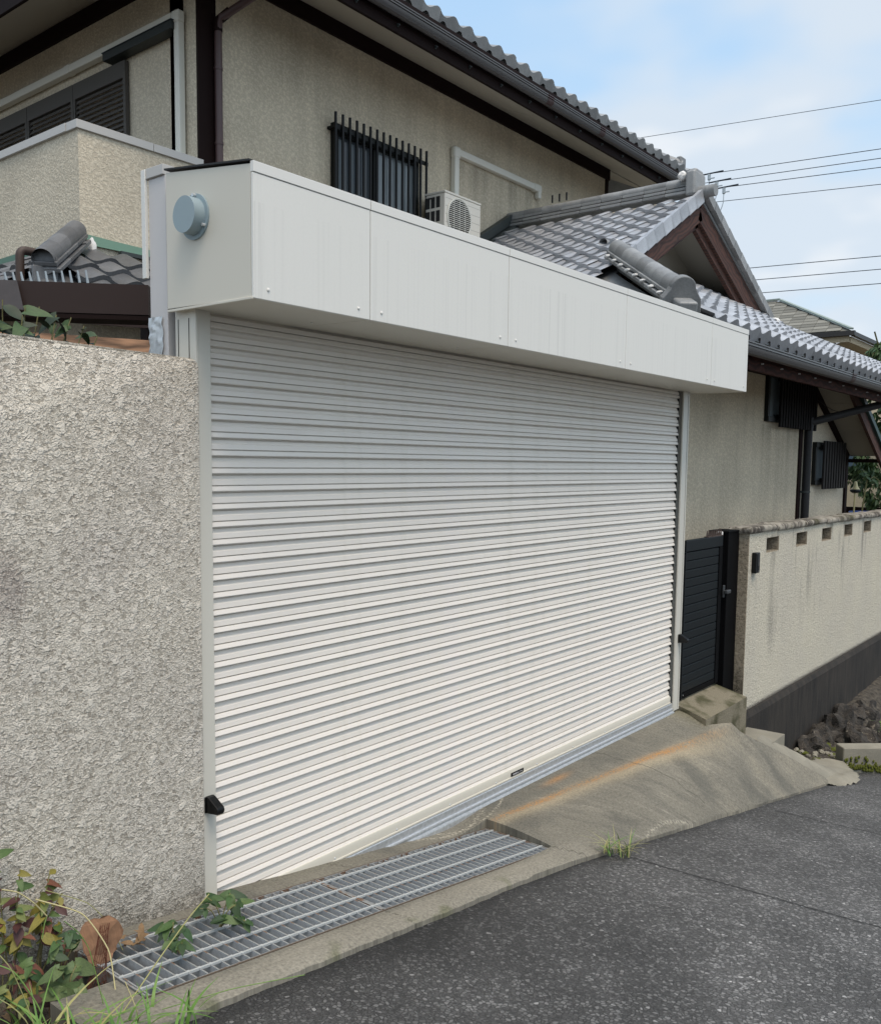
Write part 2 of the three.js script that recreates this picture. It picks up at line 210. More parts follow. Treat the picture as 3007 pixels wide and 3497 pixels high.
// ------------------------------------------------------------------ materials
const lin = (r, g, b) => new THREE.Color().setRGB(r, g, b);
const M = (o, r, g, b, rough = 0.8, more = {}) => { const m = new THREE.MeshStandardMaterial({ color: o === null ? lin(r, g, b) : 0xffffff, roughness: rough, ...more }); if (o) m.map = o; return m; };
const DS = { side: THREE.DoubleSide };
const mat = {
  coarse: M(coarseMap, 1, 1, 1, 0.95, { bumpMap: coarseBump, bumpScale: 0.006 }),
  garden: M(gardenMap, 1, 1, 1, 0.95, { bumpMap: coarseBump, bumpScale: 0.006 }),
  gardenSideShade: M(coarseMap, 1, 1, 1, 0.95, { color: lin(0.52, 0.485, 0.42), bumpMap: coarseBump, bumpScale: 0.008 }),  // wall render darkened for jambs and pillar side: dirt plus painted-in shade
  fine: M(fineMap, 1, 1, 1, 0.95, { bumpMap: fineBump, bumpScale: 0.003 }),
  fineV: M(fineMap, 1, 1, 1, 0.95, { bumpMap: fineBump, bumpScale: 0.003, vertexColors: true }),
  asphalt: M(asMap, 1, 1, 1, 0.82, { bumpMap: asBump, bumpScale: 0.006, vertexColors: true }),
  apron: M(apronMap, 1, 1, 1, 0.92, { bumpMap: conBump, bumpScale: 0.003 }),
  concrete: M(conMap, 1, 1, 1, 0.92, { bumpMap: conBump, bumpScale: 0.004 }),
  moss: M(mossMap, 1, 1, 1, 0.95, { bumpMap: conBump, bumpScale: 0.006 }),
  foot: M(footMap, 1, 1, 1, 0.9, { bumpMap: conBump, bumpScale: 0.003 }),
  panel: M(streakMap, 1, 1, 1, 0.42), cap: M(null, 0.72, 0.71, 0.67, 0.4),
  beige: M(null, 0.61, 0.58, 0.50, 0.45), rail: M(null, 0.60, 0.58, 0.515, 0.42), slat: M(slatMap, 1, 1, 1, 0.42),
  postPaint: M(null, 0.58, 0.56, 0.55, 0.5), tape: M(null, 0.62, 0.64, 0.65, 0.3, { metalness: 0.5 }), zinc: M(zincMap, 1, 1, 1, 0.42, { metalness: 0.55 }),
  barFace: M(zincMap, 1, 1, 1, 0.45, { color: lin(0.84, 0.86, 0.88) }), bars: M(rustBars, 1, 1, 1, 0.5), rod: M(null, 0.42, 0.44, 0.44, 0.5),
  dark: M(null, 0.012, 0.012, 0.013, 0.7), black: M(null, 0.012, 0.014, 0.015, 0.35), gate: M(null, 0.008, 0.0115, 0.0135, 0.32), gateDark: M(null, 0.004, 0.004, 0.005, 0.4),
  brown: M(null, 0.018, 0.0085, 0.008, 0.6), pipeBrown: M(null, 0.075, 0.042, 0.040, 0.45), beamBrown: M(null, 0.045, 0.030, 0.027, 0.42),
  wood: M(woodMap, 1, 1, 1, 0.8, { color: lin(0.62, 0.60, 0.58) }), fascia: M(woodMap, 1, 1, 1, 0.8), louvre: M(null, 0.022, 0.021, 0.020, 0.5), soffit: M(null, 0.40, 0.365, 0.30, 0.9), soffit2: M(null, 0.38, 0.35, 0.29, 0.9),
  gutter: M(null, 0.055, 0.05, 0.05, 0.33), gutterClip: M(null, 0.05, 0.025, 0.023, 0.5), pvc: M(null, 0.70, 0.685, 0.61, 0.5), flash: M(null, 0.50, 0.48, 0.45, 0.45, { metalness: 0.2 }), copper: M(null, 0.16, 0.28, 0.21, 0.7), leadDark: M(null, 0.035, 0.043, 0.042, 0.55),
  plaster: M(null, 0.72, 0.71, 0.69, 0.9), blueGrey: M(null, 0.27, 0.345, 0.375, 0.5), acWhite: M(null, 0.62, 0.60, 0.54, 0.5), acDark: M(null, 0.02, 0.02, 0.02, 0.6), acWire: M(null, 0.6, 0.6, 0.55, 0.5),
  glassDark: M(null, 0.05, 0.062, 0.072, 0.12), glassPale: M(null, 0.17, 0.20, 0.215, 0.2), winFrame: M(null, 0.013, 0.014, 0.013, 0.5), lattice: M(null, 0.03, 0.028, 0.027, 0.55), latticeDark: M(null, 0.012, 0.010, 0.010, 0.6),
  tiles: [0.42, 0.48, 0.37].map(k => new THREE.MeshStandardMaterial({ map: tileMap, color: lin(k * 1.5, k * 1.54, k * 1.62), roughness: 0.4, metalness: 0.3 })),
  tileGrey: [0.42, 0.34, 0.48].map(k => new THREE.MeshStandardMaterial({ map: tileMap, color: lin(k, k * 1.02, k * 1.02), roughness: 0.55, metalness: 0.15 })),
  tileDark: [0.23, 0.19, 0.27].map(k => new THREE.MeshStandardMaterial({ map: tileMap, color: lin(k, k * 1.02, k * 1.06), roughness: 0.45, metalness: 0.2 })),
  stone: [1, 0.75, 1.2].map(k => new THREE.MeshStandardMaterial({ map: stoneMap, color: lin(k, k * 0.95, k * 0.9), roughness: 0.95, bumpMap: soilBump, bumpScale: 0.02 })),
  coping: M(capMap, 1, 1, 1, 0.95, { bumpMap: coarseBump, bumpScale: 0.012 }), soil: M(soilMap, 1, 1, 1, 1, { bumpMap: soilBump, bumpScale: 0.02 }),
  card: M(tex(256, 256, (u, v) => { const b = fbm(u * 6, v * 6, 6, 4, 3), f = fbm(u * 40, v * 8, 40, 2, 7), k = 1 + 0.5 * b + 0.2 * f; return [0.215 * k, 0.12 * k, 0.07 * k]; }, true, 0.16), 1, 1, 1, 0.95, DS), net: M(null, 0.09, 0.025, 0.012, 0.9), cream: M(null, 0.50, 0.42, 0.29, 0.9, { bumpMap: fineBump, bumpScale: 0.006 }),
  slate: [0.17, 0.20, 0.14, 0.23].map(k => M(null, k * 1.03, k, k * 0.86, 0.85)), ridgeMetal: M(null, 0.26, 0.31, 0.28, 0.6), darkGutter: M(null, 0.025, 0.022, 0.02, 0.5), winBlue: M(null, 0.08, 0.12, 0.155, 0.2),
  blue: M(null, 0.015, 0.06, 0.28, 0.4), teal: M(null, 0.02, 0.055, 0.05, 0.5), wire: M(null, 0.02, 0.03, 0.045, 0.6), woodSunTan: M(woodMap, 1, 1, 1, 0.8, { color: lin(3.4, 4.6, 4.0) }), joint: M(null, 0.016, 0.016, 0.015, 0.9), rustPipe: M(null, 0.055, 0.035, 0.027, 0.6), spike: M(null, 0.40, 0.46, 0.50, 0.5),
  dryLeaf: M(leafMap, 1, 1, 1, 0.9, { side: THREE.DoubleSide, color: lin(0.25, 0.16, 0.085) }), stem: M(null, 0.16, 0.15, 0.06, 0.8), straw: M(null, 0.52, 0.46, 0.24, 0.8), mossGreen: M(null, 0.075, 0.085, 0.008, 1),
};
const dull = (r, g, b, rough, sp) => new THREE.MeshPhysicalMaterial({ color: lin(r, g, b), roughness: rough, specularIntensity: sp });
Object.assign(mat, { gate: dull(0.0075, 0.0105, 0.0125, 0.45, 0.35), gateDark: dull(0.003, 0.003, 0.0035, 0.6, 0.15), brown: dull(0.0125, 0.0058, 0.005, 0.7, 0.25), latticeDark: dull(0.007, 0.006, 0.006, 0.7, 0.2), lattice: dull(0.022, 0.020, 0.019, 0.6, 0.3), winFrame: dull(0.009, 0.010, 0.009, 0.5, 0.4), beamBrown: dull(0.036, 0.023, 0.020, 0.5, 0.4), black: dull(0.006, 0.0065, 0.007, 0.4, 0.5), louvre: dull(0.085, 0.078, 0.07, 0.6, 0.3), fascia: new THREE.MeshPhysicalMaterial({ map: woodMap, color: lin(0.32, 0.28, 0.27), roughness: 0.8, specularIntensity: 0.2 }), gutter: dull(0.085, 0.082, 0.082, 0.4, 0.8) });
const leafMat = (r, g, b) => new THREE.MeshPhysicalMaterial({ map: leafMap, color: lin(r, g, b), roughness: 0.62, side: THREE.DoubleSide });
const leafGreen = [leafMat(0.06, 0.12, 0.03), leafMat(0.04, 0.09, 0.028), leafMat(0.085, 0.14, 0.04), leafMat(0.03, 0.065, 0.022)];
const leafAutumn = [leafMat(0.22, 0.19, 0.03), leafMat(0.17, 0.06, 0.03), leafMat(0.07, 0.022, 0.02), leafMat(0.14, 0.17, 0.04), leafMat(0.08, 0.14, 0.035)];
const leafPale = [leafMat(0.12, 0.165, 0.06), leafMat(0.085, 0.135, 0.045)];
const grassMat = [M(null, 0.10, 0.21, 0.035, 0.6, DS), M(null, 0.15, 0.25, 0.06, 0.6, DS), M(null, 0.33, 0.32, 0.13, 0.7, DS)];

// ------------------------------------------------------------------ building helpers
const V = (x, y, z) => new THREE.Vector3(x, y, z);
function metres(g) {                                                       // uv in metres from the axis each face looks along
  if (g.index) g = g.toNonIndexed();
  const p = g.attributes.position, uv = new Float32Array(p.count * 2), a = V(), b = V(), c = V(), n = V();
  for (let i = 0; i < p.count; i += 3) {
    a.fromBufferAttribute(p, i); b.fromBufferAttribute(p, i + 1); c.fromBufferAttribute(p, i + 2); n.copy(b).sub(a).cross(c.clone().sub(a));
    const ax = Math.abs(n.x), ay = Math.abs(n.y), az = Math.abs(n.z);
    [a, b, c].forEach((q, k) => { uv[(i + k) * 2] = ax > ay && ax > az ? q.z : q.x; uv[(i + k) * 2 + 1] = ay >= ax && ay >= az ? q.z : q.y; });
  }
  g.setAttribute('uv', new THREE.BufferAttribute(uv, 2)); g.deleteAttribute('uv1'); return g;
}
const clean = g => { g = g.index ? g.toNonIndexed() : g; for (const k of Object.keys(g.attributes)) if (!['position', 'normal', 'uv'].includes(k)) g.deleteAttribute(k); if (!g.attributes.uv) g = metres(g); return g; };
const bx = (x0, x1, y0, y1, z0, z1, r = 0) => { const w = x1 - x0, h = y1 - y0, d = z1 - z0; const g = r ? new RoundedBoxGeometry(w, h, d, 2, Math.min(r, w / 2.1, h / 2.1, d / 2.1)) : new THREE.BoxGeometry(w, h, d); g.translate((x0 + x1) / 2, (y0 + y1) / 2, (z0 + z1) / 2); return metres(g); };
function beam(a, b, w, h, up = V(0, 1, 0)) {                               // a square bar from a to b
  const d = b.clone().sub(a), L = d.length(), z = d.clone().normalize(), x = up.clone().cross(z).normalize(), y = z.clone().cross(x);
  const g = metres(new THREE.BoxGeometry(w, h, L)); g.applyMatrix4(new THREE.Matrix4().makeBasis(x, y, z).setPosition(a.clone().add(b).multiplyScalar(0.5))); return g;
}
const tube = (pts, r, seg = 20, rad = 8, closed = false) => new THREE.TubeGeometry(new THREE.CatmullRomCurve3(pts, closed, 'catmullrom', 0.3), seg, r, rad, closed);
const poly = (pts, r, rad = 8) => { const path = new THREE.CurvePath(); for (let i = 0; i + 1 < pts.length; i++) path.add(new THREE.LineCurve3(pts[i], pts[i + 1])); return new THREE.TubeGeometry(path, Math.max(24, pts.length * 10), r, rad, false); };
const cyl = (a, b, r0, r1 = r0, n = 12) => { const d = b.clone().sub(a), g = new THREE.CylinderGeometry(r1, r0, d.length(), n); g.applyQuaternion(new THREE.Quaternion().setFromUnitVectors(V(0, 1, 0), d.clone().normalize())); g.translate((a.x + b.x) / 2, (a.y + b.y) / 2, (a.z + b.z) / 2); return g; };
function tri(list) { const p = new Float32Array(list.flatMap(v => [v.x, v.y, v.z])); const g = new THREE.BufferGeometry(); g.setAttribute('position', new THREE.BufferAttribute(p, 3)); g.computeVertexNormals(); return metres(g); }
function quad(a, b, c, d) { return tri([a, b, c, a, c, d]); }
function slab(pts, n, t) {                                                 // polygon pts (convex, in order) thickened by t along n
  const q = pts.map(p => p.clone().addScaledVector(n, t)), L = [];
  for (let i = 1; i + 1 < pts.length; i++) L.push(q[0], q[i], q[i + 1], pts[0], pts[i + 1], pts[i]);
  for (let i = 0; i < pts.length; i++) { const j = (i + 1) % pts.length; L.push(pts[i], pts[j], q[j], pts[i], q[j], q[i]); }
  const g = tri(L), s = V().copy(pts[1]).sub(pts[0]).cross(V().copy(pts[2]).sub(pts[0]));
  if (s.dot(n) < 0) { const p = g.attributes.position; for (let i = 0; i < p.count; i += 3) { const a = V().fromBufferAttribute(p, i + 1), b = V().fromBufferAttribute(p, i + 2); p.setXYZ(i + 1, b.x, b.y, b.z); p.setXYZ(i + 2, a.x, a.y, a.z); } g.computeVertexNormals(); return metres(g); }
  return g;
}
function sweepX(prof, x0, x1, crease = 0.7) {                              // profile of [y, z] carried along x
  const L = []; for (let i = 0; i + 1 < prof.length; i++) { const [y0, z0] = prof[i], [y1, z1] = prof[i + 1]; const a = V(x0, y0, z0), b = V(x1, y0, z0), c = V(x1, y1, z1), d = V(x0, y1, z1); L.push(a, d, c, a, c, b); }
  const g = tri(L); return crease ? toCreasedNormals(g, crease) : g;
}
const used = {};
function numbered(n) { const k = used[n] = (used[n] ?? -1) + 1; return k ? `${n}_${String(k).padStart(3, '0')}` : n; }
function show(o) { o.castShadow = o.receiveShadow = true; return o; }
function mesh(name, geos, m, parent) { geos = Array.isArray(geos) ? geos : [geos]; const g = geos.length > 1 ? mergeGeometries(geos.map(clean)) : geos[0]; const o = show(new THREE.Mesh(g, m)); o.name = name; parent.add(o); return o; }
function tag(o, label, category, group) { o.userData.label = label; o.userData.category = category; if (group) o.userData.group = group; return o; }
function thing(name, label, category, group) { const o = new THREE.Group(); o.name = numbered(name); scene.add(o); return tag(o, label, category, group); }
function single(name, geos, m, label, category, group) { const o = mesh(numbered(name), geos, m, scene); return tag(o, label, category, group); }
function struct(name, geos, m, label) { const o = mesh(numbered(name), geos, m, scene); o.userData.kind = 'structure'; if (label) o.userData.label = label; return o; }
function rebase(o, x, y, z) { o.position.set(x, y, z); for (const c of o.children) { c.position.x -= x; c.position.y -= y; c.position.z -= z; } return o; }   // moves a thing's own origin to its base

// ------------------------------------------------------------------ the sloping road
const yRoad = x => { const a = x < 3.6 ? 0.026 - 0.14 * (x - 1.93) : -0.2078 - 0.172 * (x - 3.6); return x < -8 ? a : a; };
const yGround = x => Math.max(-3.4, Math.min(1.3, yRoad(x)));
const edgeN = x => 0.005 * perlin(x * 4, 3.3, 4096, 4) + 0.004 * perlin(x * 17, 8.1, 4096, 4);
const zEdge = x => (x < 3.3 ? 0.645 : 0.645 + 0.028 * (x - 3.3)) + edgeN(x);
{
  const xs = [], zs = []; for (let x = -14; x < 1; x += 0.5) xs.push(x); for (let x = 1; x < 9; x += 0.05) xs.push(x); for (let x = 9; x <= 34; x += 0.5) xs.push(x);
  for (let z = 0.545; z < 3; z += 0.05) zs.push(z); for (let z = 3; z <= 7.5; z += 0.25) zs.push(z);
  const p = [], uv = [], col = [], idx = [];
  for (const z of zs) for (const x of xs) {
    const near = sstep(4.5, 2.5, z), bump = 0.007 * fbm(x * 1.1, z * 1.1, 4096, 3, 9) * near, dip = -0.012 * Math.exp(-Math.pow((z - zEdge(x)) / 0.1, 2));
    p.push(x, yGround(x) - 0.022 + bump + dip + 0.012 * clamp(z - 0.7, 0, 3), z); uv.push(x, z);
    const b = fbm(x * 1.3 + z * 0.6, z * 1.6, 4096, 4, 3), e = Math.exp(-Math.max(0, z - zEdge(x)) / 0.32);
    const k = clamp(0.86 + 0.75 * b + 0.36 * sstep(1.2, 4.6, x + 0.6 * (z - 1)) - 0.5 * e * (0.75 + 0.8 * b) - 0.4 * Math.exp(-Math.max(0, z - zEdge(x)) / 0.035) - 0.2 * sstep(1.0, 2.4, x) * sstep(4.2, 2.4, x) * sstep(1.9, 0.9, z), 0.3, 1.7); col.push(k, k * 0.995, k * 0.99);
  }
  const n = xs.length; for (let j = 0; j + 1 < zs.length; j++) for (let i = 0; i + 1 < n; i++) { const a = j * n + i; idx.push(a, a + n, a + 1, a + 1, a + n, a + n + 1); }
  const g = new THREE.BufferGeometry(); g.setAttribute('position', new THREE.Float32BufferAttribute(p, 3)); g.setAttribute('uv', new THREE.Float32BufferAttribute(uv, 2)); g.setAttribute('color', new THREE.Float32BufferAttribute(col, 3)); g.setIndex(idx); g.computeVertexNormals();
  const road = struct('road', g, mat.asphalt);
  const groove = (pts, w) => { const L = []; for (let i = 0; i + 1 < pts.length; i++) { const [a, b] = [pts[i], pts[i + 1]]; const yy = (x, z) => yGround(x) - 0.022 + 0.007 * fbm(x * 1.1, z * 1.1, 4096, 3, 9) + 0.012 * clamp(z - 0.7, 0, 3) + 0.004; L.push(V(a[0] - w, yy(...a), a[1]), V(b[0] - w, yy(...b), b[1]), V(b[0] + w, yy(...b), b[1]), V(a[0] - w, yy(...a), a[1]), V(b[0] + w, yy(...b), b[1]), V(a[0] + w, yy(...a), a[1])); } return tri(L); };
  const jag = (x0, z0, x1, z1, n, s) => [...Array(n + 1).keys()].map(i => [mix(x0, x1, i / n) + 0.014 * perlin(i * 0.7, s, 4096, 1), mix(z0, z1, i / n)]);
  mesh('asphalt_joint', groove(jag(3.93, 0.72, 4.03, 2.6, 40, 2.2), 0.0032), mat.joint, road);
  mesh('asphalt_joint', groove(jag(5.9, 0.85, 5.96, 2.6, 30, 5.2), 0.003), mat.joint, road);
}
// ground sheets: open land to the horizon, the yards behind the walls, the soil strip at lower left
struct('ground', bx(-250, 250, -4.2, -3.6, -300, 200), mat.soil);
struct('yard', [bx(-14, 7.2, -3, -0.2, -30, -0.12), bx(7.2, 34, -3, 0.2, -30, -0.05)], mat.soil);
struct('verge', bx(-14, 34, -3.8, -3.35, 7.4, 40), mat.soil);
{
  const p = [], idx = [], nx = 60, nz = 26; for (let j = 0; j <= nz; j++) for (let i = 0; i <= nx; i++) { const x = -1.2 + i / nx * 2.59, z = 0.05 + j / nz * 0.62; p.push(x, 0.075 - 0.14 * (x - 1.3) * (x < 1.3 ? 1 : 0) - 0.09 * sstep(0.0, 0.16, z - 0.05) * sstep(0.62, 0.42, z) + 0.022 * fbm(x * 9, z * 9, 4096, 3, 2), z); }
  for (let j = 0; j < nz; j++) for (let i = 0; i < nx; i++) { const a = j * (nx + 1) + i; idx.push(a, a + nx + 1, a + 1, a + 1, a + nx + 1, a + nx + 2); }
  const g = new THREE.BufferGeometry(); g.setAttribute('position', new THREE.Float32BufferAttribute(p, 3)); g.setIndex(idx); g.computeVertexNormals(); const g2 = metres(g);
  struct('soil_bed', g2, mat.soil);
}
// the concrete driveway slab, with the trench of the gutter left open
const TR = { x0: 1.395, x1: 3.625, z0: 0.125, z1: 0.515 };
function yApron(x, z) {
  const y0 = x < 3.15 ? Math.max(0.026 - 0.14 * (x - 1.93), -0.144) : -0.144 - 0.006 * sstep(3.15, 3.6, x), yr = yRoad(x);
  if (x < 3.25) return 0.026 - 0.14 * (x - 1.93) - (z > 0.58 ? 0.9 * Math.pow(Math.max(0, z - 0.595), 1.4) : 0);
  const zc = 0.16 + 0.055 * (x - 3.4), ze = zEdge(x), t = clamp((z - zc) / (ze - zc)), f = z < zc ? 0 : mix(t * t * (1.6 - 0.6 * t), Math.pow(t, 0.65), sstep(4.5, 6.8, x)), y = mix(y0 - 0.05 * sstep(0.06, zc, z) * sstep(3.4, 5, x), yr - 0.006, f), q = sstep(3.25, 3.75, x);
  return mix(0.026 - 0.14 * (x - 1.93), y, q) - 0.045 * sstep(5.1, 6.0, x) * Math.exp(-Math.pow((z - 0.27) / 0.16, 2)) - (z > ze - 0.05 ? 0.4 * Math.pow(Math.max(0, z - ze + 0.05), 1.4) : 0);
}
{
  const xs = [], zs = []; for (let x = 1.19; x < 8.05; x += 0.03) xs.push(x); for (const e of [TR.x0, TR.x1, 1.4, 1.2]) xs.push(e); xs.sort((a, b) => a - b);
  for (let z = -0.09; z < 0.5; z += 0.03) zs.push(z); for (const e of [TR.z0, TR.z1, 0.365]) zs.push(e); zs.sort((a, b) => a - b); const zlast = zs[zs.length - 1], NS = 10;
  const at = (x, j) => { if (j < zs.length) return zs[j]; return mix(zlast, zEdge(x), (j - zs.length + 1) / NS); };
  const nz = zs.length + NS, slant = (x, z) => x < 5.2 ? x : 5.2 + (x - 5.2) * (6.19 + 2.5 * Math.max(0, z - 0.22) - 5.2) / (8.04 - 5.2), pt = (x, j) => { const z = at(x, j), q = slant(x, z); return V(q, yApron(q, z), z); };
  const inside = (x, z) => { if (x > TR.x0 && x < TR.x1 && z > TR.z0 && z < TR.z1) return false; if (x < TR.x0 && z < 0.365) return z < 0.12 && z > 0.03 && x > 1.6; return true; };
  const ok = (i, j) => { if (i < 0 || j < 0 || i + 1 >= xs.length || j + 1 >= nz) return false; const x = (xs[i] + xs[i + 1]) / 2; return inside(x, (at(x, j) + at(x, j + 1)) / 2); };
  const L = [], down = V(0, -0.3, 0);
  for (let i = 0; i + 1 < xs.length; i++) for (let j = 0; j + 1 < nz; j++) if (ok(i, j)) {
    const a = pt(xs[i], j), b = pt(xs[i + 1], j), c = pt(xs[i + 1], j + 1), d = pt(xs[i], j + 1); L.push(a, d, c, a, c, b);
    const side = (p, q) => { const r = p.clone().add(down), s = q.clone().add(down); L.push(p, r, s, p, s, q); };
    if (!ok(i - 1, j)) side(a, d); if (!ok(i + 1, j)) side(c, b); if (!ok(i, j - 1)) side(b, a); if (!ok(i, j + 1)) side(d, c);
  }
  let g = tri(L); g.deleteAttribute('uv'); g.deleteAttribute('normal'); g = mergeVertices(g, 1e-4); g.computeVertexNormals(); g = toCreasedNormals(g, 0.9);
  const p = g.attributes.position, uv = new Float32Array(p.count * 2); for (let i = 0; i < p.count; i++) { uv[2 * i] = p.getX(i) - AP.x0; uv[2 * i + 1] = p.getZ(i) - AP.z0; } g.setAttribute('uv', new THREE.BufferAttribute(uv, 2));
  struct('driveway', g, mat.apron);
  struct('gutter_channel', bx(TR.x0 - 0.02, TR.x1 + 0.02, -0.75, -0.42, TR.z0 - 0.02, TR.z1 + 0.02), mat.concrete);
}

// ------------------------------------------------------------------ steel gratings over the gutter
function grating(x0, x1, label) {
  const t = thing('drain_grating', label, 'drain grating'), y = x => 0.026 - 0.14 * (x - 1.93) + 0.002, z0 = TR.z0 + 0.012, z1 = TR.z1 - 0.012;
  const n = Math.round((x1 - x0) / 0.0415), tilt = (a, b, dy) => V(0, 0, 0);
  const bar = bx(-0.0025, 0.0025, -0.05, 0, z0, z1), nib = null; bar.computeBoundingBox();
  for (let i = 0; i <= n; i++) { const x = mix(x0 + 0.01, x1 - 0.01, i / n); const b = mesh('bearing_bar', bar, [mat.barFace, mat.barFace, mat.bars, mat.bars, mat.barFace, mat.barFace], t); b.position.set(x, y(x), 0); }
  for (let k = 0; k < 4; k++) { const z = mix(z0 + 0.035, z1 - 0.04, k / 3); const r = []; const g = beam(V(x0 - 0.004, y(x0) + 0.001, z), V(x1 + 0.004, y(x1) + 0.001, z), 0.0075, 0.0075); r.push(g); for (let i = 0; i <= n; i += 1) { const x = mix(x0 + 0.01, x1 - 0.01, i / n); const q = new THREE.BoxGeometry(0.008, 0.005, 0.012); q.translate(x, y(x) + 0.0025, z); r.push(q); } mesh('cross_rod', r, mat.rod, t); }
  for (const z of [z0 - 0.006, z1 + 0.006]) mesh('end_bar', beam(V(x0, y(x0) - 0.022, z), V(x1, y(x1) - 0.022, z), 0.006, 0.045), mat.bars, t);
  for (const x of [x0 - 0.002, x1 + 0.002]) mesh('end_plate', bx(x - 0.003, x + 0.003, y(x) - 0.05, y(x) + 0.0015, z0, z1), mat.bars, t);
  rebase(t, x0, y(x0), z0);
}
grating(TR.x0 + 0.01, 2.415, 'galvanised steel drain grating half grown over by green weeds, beside the rough wall');
grating(2.425, TR.x1 - 0.01, 'galvanised steel drain grating stained with rust, in front of the shutter');
single('channel_frame', [beam(V(TR.x0, 0.026 - 0.14 * (TR.x0 - 1.93) - 0.018, TR.z1 - 0.003), V(TR.x1, 0.026 - 0.14 * (TR.x1 - 1.93) - 0.018, TR.z1 - 0.003), 0.005, 0.042), beam(V(TR.x0, 0.026 - 0.14 * (TR.x0 - 1.93) - 0.018, TR.z0 + 0.003), V(TR.x1, 0.026 - 0.14 * (TR.x1 - 1.93) - 0.018, TR.z0 + 0.003), 0.005, 0.042)], M(null, 0.10, 0.075, 0.055, 0.8), 'rusty steel angle lining both long edges of the gutter under the gratings', 'steel frame');

// ------------------------------------------------------------------ rough wall at the left
{
  const s = new THREE.Shape(); s.moveTo(-6, -0.6); s.lineTo(1.945, -0.6); s.lineTo(1.947, 1.985); s.quadraticCurveTo(1.945, 2.002, 1.925, 2.004); s.lineTo(1.3, 2.012); s.lineTo(-6, 2.03); s.closePath();
  const g = new THREE.ExtrudeGeometry(s, { depth: 0.15, bevelEnabled: true, bevelThickness: 0.012, bevelSize: 0.012, bevelSegments: 3 }); g.translate(-0.012, -0.012, -0.10);
  single('rough_wall', toCreasedNormals(metres(g), 0.5), mat.coarse, 'tall beige wall of coarse scraped render filling the left foreground, weeds at its foot', 'wall');
}
